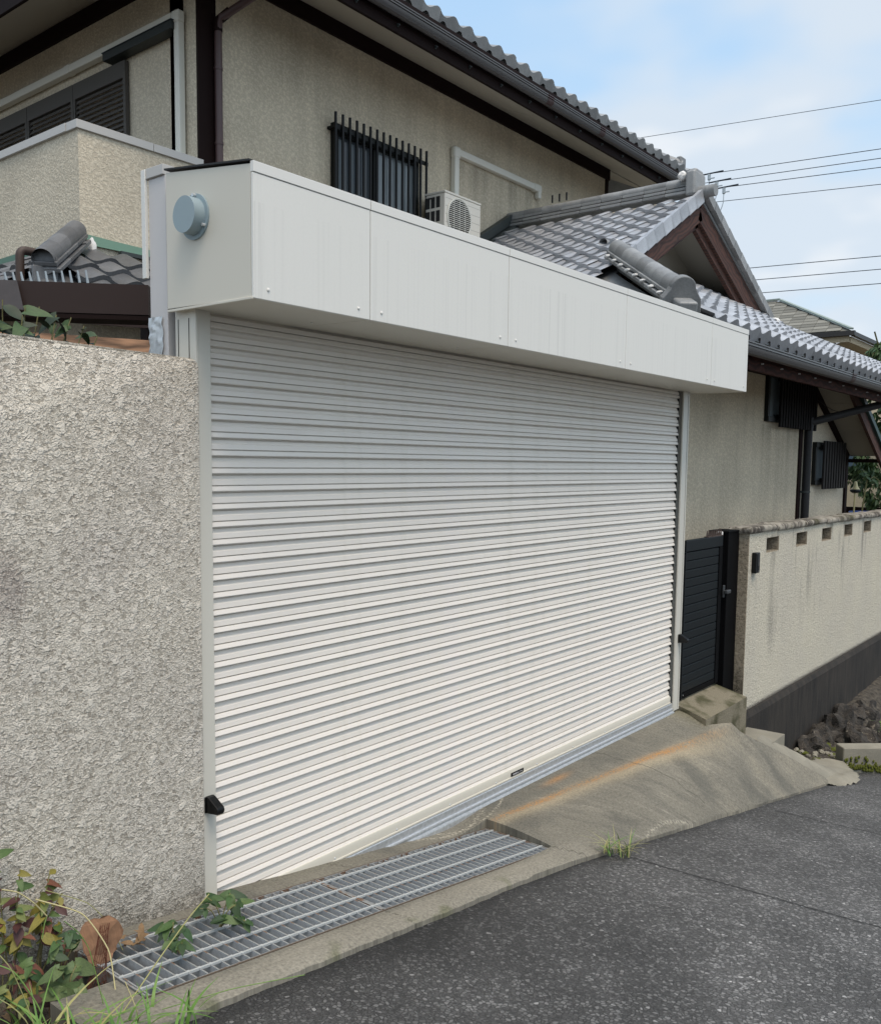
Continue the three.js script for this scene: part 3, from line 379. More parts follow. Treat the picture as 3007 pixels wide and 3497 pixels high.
// ------------------------------------------------------------------ roller shutter
{
  const t = thing('roller_shutter', 'wide closed cream roller shutter of ribbed slats under the white box', 'roller shutter');
  const pitch = 0.06567, top = 1.99542 + 3 * pitch;
  const prof = [[0, -0.017], [-0.0032, -0.017], [-0.0055, -0.0116], [-0.0105, -0.0112], [-0.0165, -0.0088], [-0.0202, -0.0044], [-0.0222, -0.0016], [-0.0400, 0.0004], [-0.0409, -0.0105], [-0.0440, -0.0105], [-0.0448, 0.0010], [-0.050, 0.0034], [-0.0565, 0.0060], [-0.0605, 0.0072], [-0.0630, 0.0060], [-0.0643, 0.0000], [-0.0657, -0.017]];
  const slatG = sweepX(prof, 1.985, 6.072, 0.5);
  for (let i = 0; i < 34; i++) { const m = mesh('slat', slatG, mat.slat, t); m.position.y = top - i * pitch; m.position.z = 0.0006 * perlin(i * 0.9, 4, 99, 5); m.rotation.x = 0.006 * perlin(i * 1.3, 9, 99, 5); }
  mesh('bottom_bar', [sweepX([[-0.029, -0.012], [-0.0295, -0.001], [-0.0315, 0.0095], [-0.033, 0.0105], [-0.035, 0.0105], [-0.0405, 0.0125], [-0.073, 0.012], [-0.0745, 0.016], [-0.081, 0.016], [-0.082, 0.0]], 1.985, 6.078, 0.4)], mat.beige, t);
  for (let i = 0; i < 11; i++) { const s = new THREE.SphereGeometry(0.0055, 10, 6); s.scale(1, 1, 0.5); s.translate(2.25 + i * 0.405, -0.066, 0.0125); mesh('screw', s, mat.tape, t); }
  const sill = mesh('sill', [sweepX([[-0.078, -0.02], [-0.084, 0.018], [-0.088, 0.02], [-0.119, 0.02], [-0.122, 0.024], [-0.122, 0.03], [-0.127, 0.031], [-0.14, 0.026], [-0.144, 0.034], [-0.15, 0.036], [-0.2, 0.036]], 2.0, 6.10, 0.3)], mat.zinc, t); sill.userData.label = 'galvanised steel sill under the shutter';
  const shade_sheet = mesh('shade_sheet', bx(1.978, 6.2, -0.2, 2.2, -0.05, -0.022), mat.dark, t); shade_sheet.userData.label = 'black sheet put in as shade behind the slats';  // black sheet standing in for the shade in the rail grooves
  for (const r of [0, 1]) {
    const g = r ? [bx(6.093, 6.168, -0.142, 2.19, 0.018, 0.03, 0.002), bx(6.168, 6.186, -0.142, 2.19, -0.03, 0.033, 0.003), bx(6.130, 6.168, -0.142, 2.19, -0.03, 0.018)] : [bx(1.953, 2.018, -0.05, 2.19, 0.012, 0.03, 0.002), bx(1.951, 1.964, -0.05, 2.19, -0.085, 0.034, 0.004), bx(1.953, 1.975, -0.05, 2.19, -0.06, 0.01)];
    const q = mesh('guide_rail', g, mat.rail, t);
    if (!r) mesh('groove', [bx(1.9496, 1.9512, 0, 2.15, -0.066, -0.063), bx(1.9496, 1.9512, 0, 2.15, -0.004, -0.001)], mat.dark, q);
    else mesh('groove', bx(6.165, 6.168, -0.13, 2.15, 0.0295, 0.0305), mat.dark, q);
    const y = r ? 0.394 : 0.385, x = r ? 6.15 : 1.985;
    const s = new THREE.Shape(); s.moveTo(0, 0.027); s.lineTo(0.014, 0.027); s.lineTo(0.062, 0.000); s.quadraticCurveTo(0.070, -0.009, 0.062, -0.021); s.lineTo(0, -0.030); s.closePath();
    const e = new THREE.ExtrudeGeometry(s, { depth: 0.027, bevelEnabled: true, bevelThickness: 0.003, bevelSize: 0.003, bevelSegments: 2 }); e.rotateY(-Math.PI / 2); e.translate(x + 0.014, y, 0.033);
    const lock = mesh('lock_lever', [e, bx(x - 0.02, x + 0.02, y - 0.031, y + 0.029, 0.031, 0.036)], mat.black, t); lock.userData.label = 'small black lock lever on the guide rail';
    const pin = cyl(V(x - 0.015, y - 0.010, 0.082), V(x + 0.016, y - 0.010, 0.082), 0.007); mesh('lock_pin', pin, mat.dark, lock);
  }
  // maker's badge on the bottom bar
  const cv = document.createElement('canvas'); cv.width = 256; cv.height = 64; const c = cv.getContext('2d'); c.fillStyle = '#0b0b0c'; c.fillRect(0, 0, 256, 64); c.fillStyle = '#c4c4c8'; c.font = 'bold 34px sans-serif'; c.textBaseline = 'middle';
  c.fillRect(22, 17, 26, 30); c.fillStyle = '#0b0b0c'; c.fillRect(30, 23, 10, 5); c.fillRect(30, 34, 10, 6); c.fillStyle = '#c4c4c8';
  c.fillRect(52, 17, 22, 30); c.fillRect(78, 19, 30, 8); c.fillRect(78, 33, 30, 12); c.fillRect(88, 17, 9, 30); c.fillStyle = '#0b0b0c'; c.fillRect(60, 21, 3, 22); c.fillStyle = '#c4c4c8';
  c.fillRect(114, 18, 26, 28); c.fillStyle = '#0b0b0c'; c.fillRect(120, 25, 15, 4); c.fillRect(120, 35, 15, 4); c.fillStyle = '#c4c4c8';
  for (const [x, w] of [[150, 6], [162, 6], [178, 22], [206, 26]]) c.fillRect(x, 22, w, 7); c.fillRect(146, 40, 26, 6); c.fillRect(186, 22, 7, 24); c.fillRect(206, 34, 26, 6); c.fillRect(222, 22, 6, 24);
  const bt = new THREE.CanvasTexture(cv); bt.colorSpace = THREE.SRGBColorSpace;
  const badge = mesh('badge', bx(4.008, 4.132, -0.071, -0.05, 0.012, 0.0155, 0.003), mat.black, t); badge.userData.label = 'small black badge with pale lettering';
  const pl = new THREE.PlaneGeometry(0.112, 0.0175); pl.translate(4.07, -0.0605, 0.0165); mesh('lettering', pl, M(bt, 1, 1, 1, 0.4), badge);
  rebase(t, 4.02, -0.15, 0);
}
// ------------------------------------------------------------------ the white box over the shutter
{
  const t = thing('shutter_box', 'long white sheet metal box projecting over the shutter, round vent on its end', 'shutter box');
  const X = [1.921, 2.467, 3.365, 4.495, 5.686, 6.335], yb = 2.175, yt = 2.603, zf = 0.385;
  for (let i = 0; i < 5; i++) {
    const a = X[i] + (i ? 0.0016 : 0), b = X[i + 1] - 0.0016;
    const g = bx(a, b, yb, yt - 0.034, zf - 0.012, zf, 0.0025); mesh('front_panel', g, mat.panel, t);
    mesh('cap_strip', bx(a, b, yt - 0.0325, yt + 0.002, zf - 0.014, zf + 0.0025, 0.002), mat.cap, t);
    mesh('soffit_panel', slab([V(a, yb + 0.001, zf - 0.014), V(b, yb + 0.001, zf - 0.014), V(b, yb + (i == 4 ? 0.004 : 0.006), i == 4 ? -0.02 : 0.0), V(a, yb + 0.006, i == 0 ? -0.085 : 0.0)], V(0, 1, 0), 0.004), mat.beige, t);
    for (const [x, y] of i === 4 ? [[a + 0.06, yb + 0.034], [b - 0.06, yb + 0.034]] : [[a + 0.06, yb + 0.034], [b - 0.06, yb + 0.034]]) { const s = new THREE.SphereGeometry(0.006, 10, 6); s.scale(1, 1, 0.6); s.translate(x, y, zf + 0.001); mesh('rivet', s, mat.cap, t); }
    const s2 = new THREE.SphereGeometry(0.005, 8, 6); s2.scale(1, 0.5, 1); s2.translate(b - 0.08, yb - 0.0005, 0.16); mesh('rivet', s2, mat.cap, t);
  }
  mesh('end_panel', [slab([V(1.921, yb, zf - 0.013), V(1.921, yb + 0.006, -0.083), V(1.921, 2.652, -0.083), V(1.921, yt - 0.006, zf - 0.013)], V(1, 0, 0), 0.012), bx(1.9165, 1.925, yb - 0.003, yb + 0.006, -0.08, zf - 0.004, 0.002)], mat.beige, t);
  mesh('end_panel', slab([V(6.323, yb, zf - 0.013), V(6.323, yb, -0.05), V(6.323, 2.64, -0.05), V(6.323, yt - 0.006, zf - 0.013)], V(1, 0, 0), 0.012), mat.beige, t);
  mesh('lid', slab([V(1.915, yt + 0.002, zf - 0.012), V(6.338, yt + 0.002, zf - 0.012), V(6.338, 2.66, -0.085), V(1.915, 2.66, -0.085)], V(0, 1, 0), 0.006), mat.dark, t);
  mesh('backing', bx(1.94, 6.31, yb + 0.012, yt - 0.02, -0.08, zf - 0.02), mat.dark, t);  // unseen dark fill, added so no light leaks through the box
  const cc = V(1.921, 2.475, 0.085), flange = cyl(cc, V(1.914, cc.y, cc.z), 0.076, 0.076, 40), drum = cyl(V(1.914, cc.y, cc.z), V(1.872, cc.y, cc.z), 0.0615, 0.0605, 40);
  const v = mesh('vent_cap', [toCreasedNormals(drum, 0.5), toCreasedNormals(flange, 0.5)], mat.blueGrey, t); v.userData.label = 'round blue grey vent cap';
  for (const a of [1.45, -0.55, -2.6]) mesh('bolt', cyl(V(1.915, cc.y + 0.069 * Math.sin(a), cc.z + 0.069 * Math.cos(a)), V(1.902, cc.y + 0.069 * Math.sin(a), cc.z + 0.069 * Math.cos(a)), 0.0055, 0.0055, 6), mat.tape, v);
  rebase(t, 4.1, yb, 0.15);
}
// white steel post beside the box
{
  const t = thing('steel_post', 'white painted steel post at left end of the box, torn silver tape near its foot', 'post');
  mesh('shaft', bx(1.951, 2.012, -0.15, 2.664, -0.235, -0.128, 0.004), mat.postPaint, t);
  mesh('cap_flashing', [bx(1.942, 2.03, 2.664, 2.70, -0.25, -0.132, 0.002)], mat.flash, t);
  mesh('edge_strip', bx(1.938, 1.9505, 2.313, 2.698, -0.262, -0.237, 0.002), mat.cap, t);
  const p = new THREE.PlaneGeometry(0.085, 0.16, 10, 16); const a = p.attributes.position; for (let i = 0; i < a.count; i++) { const u = a.getX(i), v = a.getY(i); a.setX(i, u + 0.014 * perlin(v * 25, 1, 99, 2)); a.setZ(i, 0.002 + 0.007 * Math.abs(perlin(u * 40, v * 40, 99, 6))); }
  p.computeVertexNormals(); p.rotateY(-Math.PI / 2); p.translate(1.9485, 2.09, -0.195); mesh('tape', metres(p), Object.assign(mat.tape.clone(), { side: THREE.DoubleSide }), t).userData.label = 'crumpled silver tape';
  rebase(t, 1.98, -0.15, -0.18);
}
// ------------------------------------------------------------------ roof tiles
const wave = u => 0.046 * Math.pow((1 + Math.cos(2 * Math.PI * (u - 0.80))) / 2, 1.1) + 0.004 * u;
function tileGeo(w, l) {                                                   // x across, y up from the roof plane, z downslope; lower lip raised over the next course
  const n = 8, L = [], top = (u, v) => V((u - 0.5) * w * 1.02, wave(u) + 0.042 * v, v * l);
  for (let i = 0; i < n; i++) { const a = i / n, b = (i + 1) / n, p = top(a, 0), q = top(b, 0), r = top(b, 1), s = top(a, 1), d = V(0, -0.034, 0); L.push(p, s, r, p, r, q, s, s.clone().add(d), r.clone().add(d), s, r.clone().add(d), r); }
  return toCreasedNormals(tri(L), 0.6);
}
function eaveGeo(w, l) {
  const n = 8, L = [], top = (u, v) => V((u - 0.5) * w, wave(u) * 1.1 + 0.022 * v, v * l), low = u => V((u - 0.5) * w, -0.012 - 0.082 * Math.pow((1 + Math.cos(2 * Math.PI * (u - 0.80))) / 2, 0.8), l + 0.004 + 0.012 * (u - 0.5));
  for (let i = 0; i < n; i++) { const a = i / n, b = (i + 1) / n, p = top(a, 0), q = top(b, 0), r = top(b, 1), s = top(a, 1), c = low(a), d = low(b), bk = V(0, 0, -0.022); L.push(p, s, r, p, r, q, s, c, d, s, d, r, c, c.clone().add(bk), d.clone().add(bk), c, d.clone().add(bk), d); }
  const a = top(1, 1), c = low(1), e = V(0, 0, -0.022); L.push(a, c, c.clone().add(e), a, c.clone().add(e), a.clone().add(e));
  return toCreasedNormals(tri(L), 0.6);
}
const TW = 0.265, tileG = tileGeo(TW, 0.275), eaveG = eaveGeo(TW, 0.28);
const frame = (x, y, z, p) => new THREE.Matrix4().makeBasis(x, y, z).setPosition(p);
const rT = rng(99);
function putTile(parent, across, normal, down, p, eave = false, mats = mat.tiles) {
  const m = mesh(eave ? 'eave_tile' : 'roof_tile', eave ? eaveG : tileG, mats[Math.floor(rT() * 3)], parent);
  const q = p.clone().addScaledVector(normal, (rT() - 0.5) * 0.006); m.matrixAutoUpdate = true;
  frame(across, normal, down, q).decompose(m.position, m.quaternion, m.scale); m.rotateY((rT() - 0.5) * 0.02); return m;
}
function roundRidge(parent, a, b, r, seg, lift, mats, courses = 2, spread = 0.11) { // stacked flat courses under a run of half round tiles
  const d = b.clone().sub(a), L = d.length(), z = d.clone().normalize(), x = V(0, 1, 0).cross(z).normalize(), y = z.clone().cross(x);
  for (let c = 0; c < courses; c++) {
    const n = Math.round(L / 0.27); for (let i = 0; i < n; i++) {
      const w = spread * 2 - c * 0.036, g = metres(new RoundedBoxGeometry(w, 0.031, L / n - 0.004, 1, 0.006)); g.applyMatrix4(frame(x, y, z, a.clone().addScaledVector(z, (i + 0.5 + (c % 2 ? 0.0 : 0.0)) * L / n).addScaledVector(y, lift + c * 0.043)));
      mesh('flat_ridge_tile', g, mats[(i + c) % 3], parent);
    }
  }
  const n = Math.round(L / seg); for (let i = 0; i < n; i++) {
    const g = new THREE.CylinderGeometry(r * 0.96, r, L / n + 0.012, 14, 1, true, Math.PI / 2 - 0.25, Math.PI + 0.5); g.rotateX(Math.PI / 2); g.applyMatrix4(frame(x, y, z, a.clone().addScaledVector(z, (i + 0.5) * L / n).addScaledVector(y, lift + courses * 0.043 - 0.012)));
    mesh('ridge_tile', metres(g), mats[i % 3], parent);
  }
  return { x, y, z };
}
const lump = (p, sx, sy, sz, seed, amp = 0.25) => { const g = new THREE.IcosahedronGeometry(1, 3), a = g.attributes.position; for (let i = 0; i < a.count; i++) { const k = 1 + amp * noise3(a.getX(i) * 1.6 + seed, a.getY(i) * 1.6, a.getZ(i) * 1.6 + seed * 2) + amp * 0.35 * noise3(a.getX(i) * 5 + seed, a.getY(i) * 5, a.getZ(i) * 5); a.setXYZ(i, a.getX(i) * k * sx + p.x, a.getY(i) * k * sy + p.y, a.getZ(i) * k * sz + p.z); } g.computeVertexNormals(); return metres(toCreasedNormals(g, 0.9)); };
const gutterProf = (y, z) => [[y + 0.045, z - 0.055], [y, z - 0.055], [y - 0.035, z - 0.035], [y - 0.05, z], [y - 0.042, z + 0.034], [y - 0.02, z + 0.052], [y + 0.004, z + 0.058], [y + 0.006, z + 0.048], [y + 0.013, z + 0.048], [y + 0.015, z + 0.062], [y + 0.026, z + 0.062], [y + 0.028, z + 0.05], [y + 0.036, z + 0.05], [y + 0.038, z + 0.064], [y + 0.05, z + 0.064], [y + 0.051, z + 0.056], [y + 0.01, z + 0.05]];

function stained(t, x0, x1, y0, y1, z, sills, eave) {                      // the weathered face of a rendered wall: runs of dirt from sills and eaves, as vertex colour
  const nx = Math.round((x1 - x0) / 0.035), ny = Math.round((y1 - y0) / 0.05), g = new THREE.PlaneGeometry(x1 - x0, y1 - y0, nx, ny), p = g.attributes.position, col = [], uv = g.attributes.uv; g.translate((x0 + x1) / 2, (y0 + y1) / 2, z);
  for (let i = 0; i < p.count; i++) {
    const x = p.getX(i), y = p.getY(i); let d = 0.10 * sstep(-0.1, 0.5, fbm(x * 6, y * 0.5, 4096, 3, 23)) + 0.10 * sstep(-0.2, 0.5, fbm(x * 0.8, y * 0.8, 4096, 4, 27));
    for (const [a, b, yy] of sills) if (y < yy) d += 0.26 * sstep(a - 0.12, a + 0.05, x) * sstep(b + 0.12, b - 0.05, x) * Math.exp(-(yy - y) / 0.7) * (0.35 + 0.9 * sstep(-0.3, 0.5, perlin(x * 11, 2.5, 4096, 7)));
    d += 0.06 * sstep(0.9, 0.0, eave - y); const k = 1.04 - d; col.push(k, k * 0.99, k * 0.965); uv.setXY(i, x, y);
  }
  g.setAttribute('color', new THREE.Float32BufferAttribute(col, 3)); const o = mesh('wall_face', g, mat.fineV, t); return o;
}
// ------------------------------------------------------------------ the two-storey house
{
  const t = thing('two_storey_house', 'two storey house of beige sprayed render with dark brown posts and a tiled roof', 'house');
  const zf = -4, xl = 4.97;
  mesh('wall', [bx(xl, 12.25, -0.5, 6.05, -4.4, zf), bx(xl, xl + 0.3, -0.5, 6.05, -12, -4.2)], mat.fine, t).userData.label = 'beige rendered walls of the upper storey';
  stained(t, xl + 0.17, 12.2, 3.2, 5.9, zf + 0.003, [[6.55, 7.95, 4.15], [8.5, 10.35, 5.2], [7.9, 8.6, 4.6]], 5.9);
  mesh('wall', bx(12.25, 15.5, -0.5, 6.4, -5.2, -4.75), mat.fine, t).userData.label = 'recessed beige wall beyond the far corner post';
  mesh('corner_post', [bx(xl - 0.008, xl + 0.18, 0, 5.88, zf - 0.02, zf + 0.016, 0.004)], mat.brown, t);
  mesh('corner_post', [bx(12.19, 12.28, 3.5, 5.88, zf - 0.1, zf + 0.014, 0.004)], mat.brown, t);
  mesh('wall_beam', bx(xl - 0.014, 12.30, 5.872, 6.03, zf - 0.03, zf + 0.03, 0.004), mat.brown, t);
  mesh('wall_beam', bx(xl - 0.03, xl + 0.03, 5.855, 6.02, -12, zf - 0.035, 0.004), mat.brown, t);
  // sloping soffit boards, with the joints between the sheets
  const S = [4.17, 13.62], ys = 5.70, yw = 6.03, ze = -3.17;
  for (let i = 0; i < 6; i++) {
    const a = Math.max(4.19, 3.9 + i * 1.82), b = Math.min(13.6, 3.9 + (i + 1) * 1.82) - 0.005; if (b < a) continue;
    const aw = i === 0 ? xl : a; mesh('soffit_board', slab([V(a, ys, ze), V(b, ys, ze), V(b, yw, zf + 0.02), V(aw, yw, zf + 0.02)], V(0, 1, 0), 0.01), mat.soffit, t);
  }
  for (let i = 0; i < 4; i++) { const a = -4 - i * 1.82 + 0.8 * (i === 0 ? 1 : 1) , b = a - 1.815; mesh('soffit_board', slab([V(4.18, ys, a), V(4.18, ys, b), V(xl - 0.02, yw, b), V(xl - 0.02, yw, i === 0 ? zf : a)], V(0, 1, 0), 0.01), mat.soffit, t); }
  mesh('soffit_board', slab([V(11.9, yw, zf + 0.0), V(13.6, yw, zf), V(13.6, yw + 0.32, -4.78), V(12.2, yw + 0.32, -4.78)], V(0, 1, 0), 0.01), mat.soffit, t);
  mesh('fascia_board', bx(4.15, 13.63, 5.665, 5.99, ze - 0.005, ze + 0.028, 0.003), mat.brown, t);
  mesh('fascia_board', bx(4.14, 4.172, 5.665, 5.99, -12, ze - 0.006, 0.003), mat.brown, t);
  const gut = mesh('gutter', sweepX(gutterProf(5.815, -3.085), 4.0, 13.75, 0.5), mat.gutter, t);
  for (const x of [5.2, 9.05, 10.28]) mesh('gutter_clip', sweepX(gutterProf(5.815, -3.085).map(([y, z]) => [y, z + (z > -3.085 ? 0.004 : -0.004)]).slice(2, 16), x, x + 0.12, 0.5), mat.gutterClip, gut);
  for (let i = 0; i < 16; i++) { const x = 4.9 + i * 0.56; mesh('gutter_bracket', [bx(x - 0.008, x + 0.008, 5.715, 5.745, -3.142, -3.128), cyl(V(x, 5.73, -3.128), V(x, 5.73, -3.112), 0.009, 0.009, 6)], mat.leadDark, gut); }
  // tiles along the eaves and the two courses above them
  const s = 0.43, k = Math.hypot(1, s), down = V(0, -s / k, 1 / k), nor = V(0, 1 / k, s / k), ac = V(1, 0, 0);
  for (let i = 0; i < 36; i++) { const x = 4.05 + (i + 0.5) * TW, p = V(x, 6.172, -3.42); putTile(t, ac, nor, down, p, true, mat.tileGrey); if (i > 6) putTile(t, ac, nor, down, p.clone().addScaledVector(down, -0.235), false, mat.tileGrey); }
  mesh('roof_deck', [slab([V(4.05, 6.05, -3.2), V(13.6, 6.05, -3.2), V(11.2, 6.05 + s * 4, -7.2), V(6.4, 6.05 + s * 4, -7.2)], V(0, 1, 0), 0.03), slab([V(4.05, 6.05, -3.2), V(6.4, 6.05 + s * 4, -7.2), V(6.4, 6.05 + s * 4, -12), V(4.05, 6.05, -12)], V(0, 1, 0), 0.03), slab([V(13.6, 6.05, -3.2), V(13.6, 6.05, -12), V(11.2, 6.05 + s * 4, -12), V(11.2, 6.05 + s * 4, -7.2)], V(0, 1, 0), 0.03)], mat.tileGrey[1], t);
  roundRidge(t, V(13.32, 6.15, -3.36), V(11.9, 6.15 + 0.61, -4.78), 0.07, 0.25, 0.03, mat.tileGrey, 2, 0.1);
  mesh('ridge_end_tile', bx(13.27, 13.46, 6.12, 6.36, -3.38, -3.3, 0.02), mat.tileGrey[1], t);
  // window with a steel grille
  const w = mesh('window', [bx(6.55, 7.86, 4.93, 5.03, zf + 0.003, zf + 0.055), bx(6.55, 7.86, 4.15, 4.22, zf + 0.003, zf + 0.055), bx(6.55, 6.61, 4.22, 4.93, zf + 0.003, zf + 0.055), bx(7.80, 7.86, 4.22, 4.93, zf + 0.003, zf + 0.055), bx(7.14, 7.20, 4.22, 4.93, zf + 0.003, zf + 0.04)], mat.winFrame, t);
  mesh('pane', bx(6.61, 7.14, 4.22, 4.93, zf + 0.004, zf + 0.012), mat.glassDark, w); mesh('pane', bx(7.20, 7.80, 4.22, 4.93, zf + 0.004, zf + 0.020), mat.glassPale, w);
  for (let i = 0; i < 4; i++) mesh('curtain', bx(7.23 + i * 0.145, 7.23 + i * 0.145 + 0.075, 4.22, 4.90, zf + 0.021, zf + 0.024), M(null, 0.27, 0.31, 0.33, 0.4), w);
  for (let i = 0; i < 3; i++) mesh('curtain', bx(6.64 + i * 0.17, 6.64 + i * 0.17 + 0.06, 4.22, 4.90, zf + 0.013, zf + 0.016), M(null, 0.10, 0.125, 0.14, 0.4), w);
  const gr = mesh('window_grille', [bx(6.50, 7.95, 4.945, 4.985, zf + 0.10, zf + 0.115), bx(6.50, 7.95, 4.22, 4.26, zf + 0.10, zf + 0.115), bx(6.50, 6.54, 4.955, 4.98, zf, zf + 0.1), bx(7.72, 7.76, 4.955, 4.98, zf, zf + 0.1)], mat.winFrame, t);
  for (let i = 0; i < 15; i++) { const x = 6.50 + i * 0.1005; mesh('bar', cyl(V(x, 4.12, zf + 0.125), V(x, 5.095, zf + 0.125), 0.0145, 0.0145, 10), mat.black, gr); }
  // louvred shutters on the side wall, with the rail they slide along
  for (let i = 0; i < 4; i++) {
    const a = -5.04 - i * 0.925, b = a - 0.915, q = mesh('louvre_shutter', [bx(xl - 0.05, xl - 0.012, 3.9, 5.35, a - 0.04, a), bx(xl - 0.05, xl - 0.012, 3.9, 5.35, b, b + 0.03), bx(xl - 0.05, xl - 0.012, 5.20, 5.35, b + 0.03, a - 0.04)], mat.louvre, t);
    for (let j = 0; j < 26; j++) { const y = 5.17 - j * 0.047, g = metres(new THREE.BoxGeometry(0.006, 0.05, a - b - 0.08)); g.rotateZ(-0.5); g.translate(xl - 0.032, y, (a + b) / 2); mesh('slat', g, mat.louvre, q); }
  }
  mesh('shutter_rail', [bx(xl - 0.12, xl - 0.01, 5.375, 5.445, -5.30, -4.22, 0.004), bx(xl - 0.125, xl - 0.005, 5.445, 5.452, -5.31, -4.21)], M(null, 0.012, 0.018, 0.017, 0.5), t);
  // balcony block with a metal coping
  const par = mesh('parapet', [bx(3.84, xl - 0.001, 0, 4.235, -4.32, zf + 0.001), bx(3.84, 4.0, 0, 4.235, -12, -4.32)], mat.fine, t); par.userData.label = 'beige rendered balcony parapet';
  for (const [a, b] of [[3.82, 4.5], [4.504, 5.0]]) mesh('coping', bx(a, b, 4.20, 4.265, zf - 0.14, zf + 0.02, 0.004), mat.flash, par);
  for (let i = 0; i < 5; i++) mesh('coping', bx(3.815, 3.98, 4.201, 4.266, -4.142 - (i + 1) * 1.62 + 0.004, -4.142 - i * 1.62, 0.004), mat.flash, par);
  // rainwater pipe down the corner
  const dp = mesh('downpipe', [poly([V(5.45, 5.80, -3.45), V(5.14, 5.47, -3.93), V(5.14, 5.40, -3.945), V(5.14, 1, -3.945)], 0.034, 14)], mat.pipeBrown, t);
  for (const y of [5.05, 4.42]) mesh('pipe_collar', cyl(V(5.14, y, -3.945), V(5.14, y + 0.022, -3.945), 0.039, 0.039, 14), mat.pipeBrown, dp);
  mesh('pipe_elbow', [cyl(V(5.14, 5.37, -3.945), V(5.14, 5.47, -3.945), 0.039, 0.039, 14), cyl(V(5.14, 5.46, -3.945), V(5.2, 5.54, -3.85), 0.039, 0.039, 14)], mat.brown, dp);
  rebase(t, 8, 0, -5);
}
single('pipe_cover', [bx(4.88, 4.955, 5.455, 5.53, -9, -4.26, 0.012), bx(4.876, 4.957, 5.43, 5.535, -4.262, -4.155, 0.022), bx(4.886, 4.955, 2.6, 5.44, -4.235, -4.165, 0.012), bx(4.876, 4.957, 5.45, 5.535, -6.05, -5.95, 0.012)], mat.pvc, 'long white plastic pipe cover running over the louvred shutters and down beside the brown post', 'pipe cover');
single('pipe_cover', [bx(8.49, 8.575, 4.4, 5.24, -3.995, -3.925, 0.012), bx(8.475, 8.60, 5.20, 5.33, -3.997, -3.915, 0.028), bx(8.58, 10.25, 5.235, 5.315, -3.995, -3.925, 0.012), bx(10.18, 10.36, 5.225, 5.325, -3.997, -3.918, 0.02), bx(10.28, 10.355, 5.15, 5.24, -3.99, -3.925, 0.015)], mat.pvc, 'white plastic pipe cover rising from behind the air conditioner and turning right along the wall', 'pipe cover');
// outdoor unit of the air conditioner
{
  const t = thing('air_conditioner', 'cream outdoor air conditioner unit with a round fan grille, right of the barred window', 'air conditioner'), x0 = 7.896, x1 = 8.56, zf = -3.6, y0 = 4.08, y1 = 4.63, c = V(8.155, 4.375, zf);
  mesh('casing', [bx(x0, x1, y0, y1 - 0.022, zf - 0.29, zf, 0.012)], mat.acWhite, t); mesh('top_cover', bx(x0 - 0.004, x1 + 0.004, y1 - 0.021, y1 + 0.004, zf - 0.295, zf + 0.004, 0.008), mat.acWhite, t);
  for (let i = 0; i < 6; i++) { const y = y1 - 0.075 - i * 0.085; mesh('panel_line', bx(x0 + 0.012, x1 - 0.012, y, y + 0.003, zf - 0.002, zf + 0.0008), M(null, 0.3, 0.29, 0.26, 0.8), t); }
  const ring = new THREE.TorusGeometry(0.213, 0.011, 8, 48); ring.translate(c.x, c.y, c.z + 0.004); const disc = new THREE.CylinderGeometry(0.21, 0.21, 0.006, 40); disc.rotateX(Math.PI / 2); disc.translate(c.x, c.y, c.z + 0.0);
  const gz = mesh('fan_grille', [ring], mat.acWire, t); mesh('fan_opening', disc, mat.acDark, gz);
  const wires = []; for (let i = -9; i <= 9; i++) { const d = i * 0.0215, h = Math.sqrt(Math.max(0, 0.209 ** 2 - d * d)); if (h > 0.02) wires.push(bx(c.x - h, c.x + h, c.y + d - 0.003, c.y + d + 0.003, c.z + 0.008, c.z + 0.013)); } for (const a of [-0.1, 0, 0.1]) { const h = Math.sqrt(0.209 ** 2 - a * a); wires.push(bx(c.x + a - 0.003, c.x + a + 0.003, c.y - h, c.y + h, c.z + 0.005, c.z + 0.009)); } mesh('grille_wires', wires, mat.acWire, gz).userData.kind = 'stuff';
  for (let i = 0; i < 3; i++) for (let j = 0; j < 3; j++) { const z = zf - 0.268 + i * 0.072, y = y1 - 0.17 - j * 0.15; mesh('side_vent', bx(x0 - 0.001, x0 + 0.004, y, y + 0.12, z, z + 0.056), mat.acDark, t); }
  mesh('hand_grip', bx(x0 - 0.002, x0 + 0.01, y1 - 0.07, y1 - 0.05, zf - 0.27, zf - 0.18, 0.004), mat.acDark, t);
  for (const x of [x0 + 0.1, x1 - 0.1]) mesh('wall_bracket', [bx(x - 0.02, x + 0.02, y0 - 0.04, y0, zf - 0.4, zf), bx(x - 0.02, x + 0.02, y0 - 0.4, y0 - 0.04, zf - 0.4, zf - 0.36)], mat.flash, t);
  rebase(t, 8.23, y0, -3.75);
}
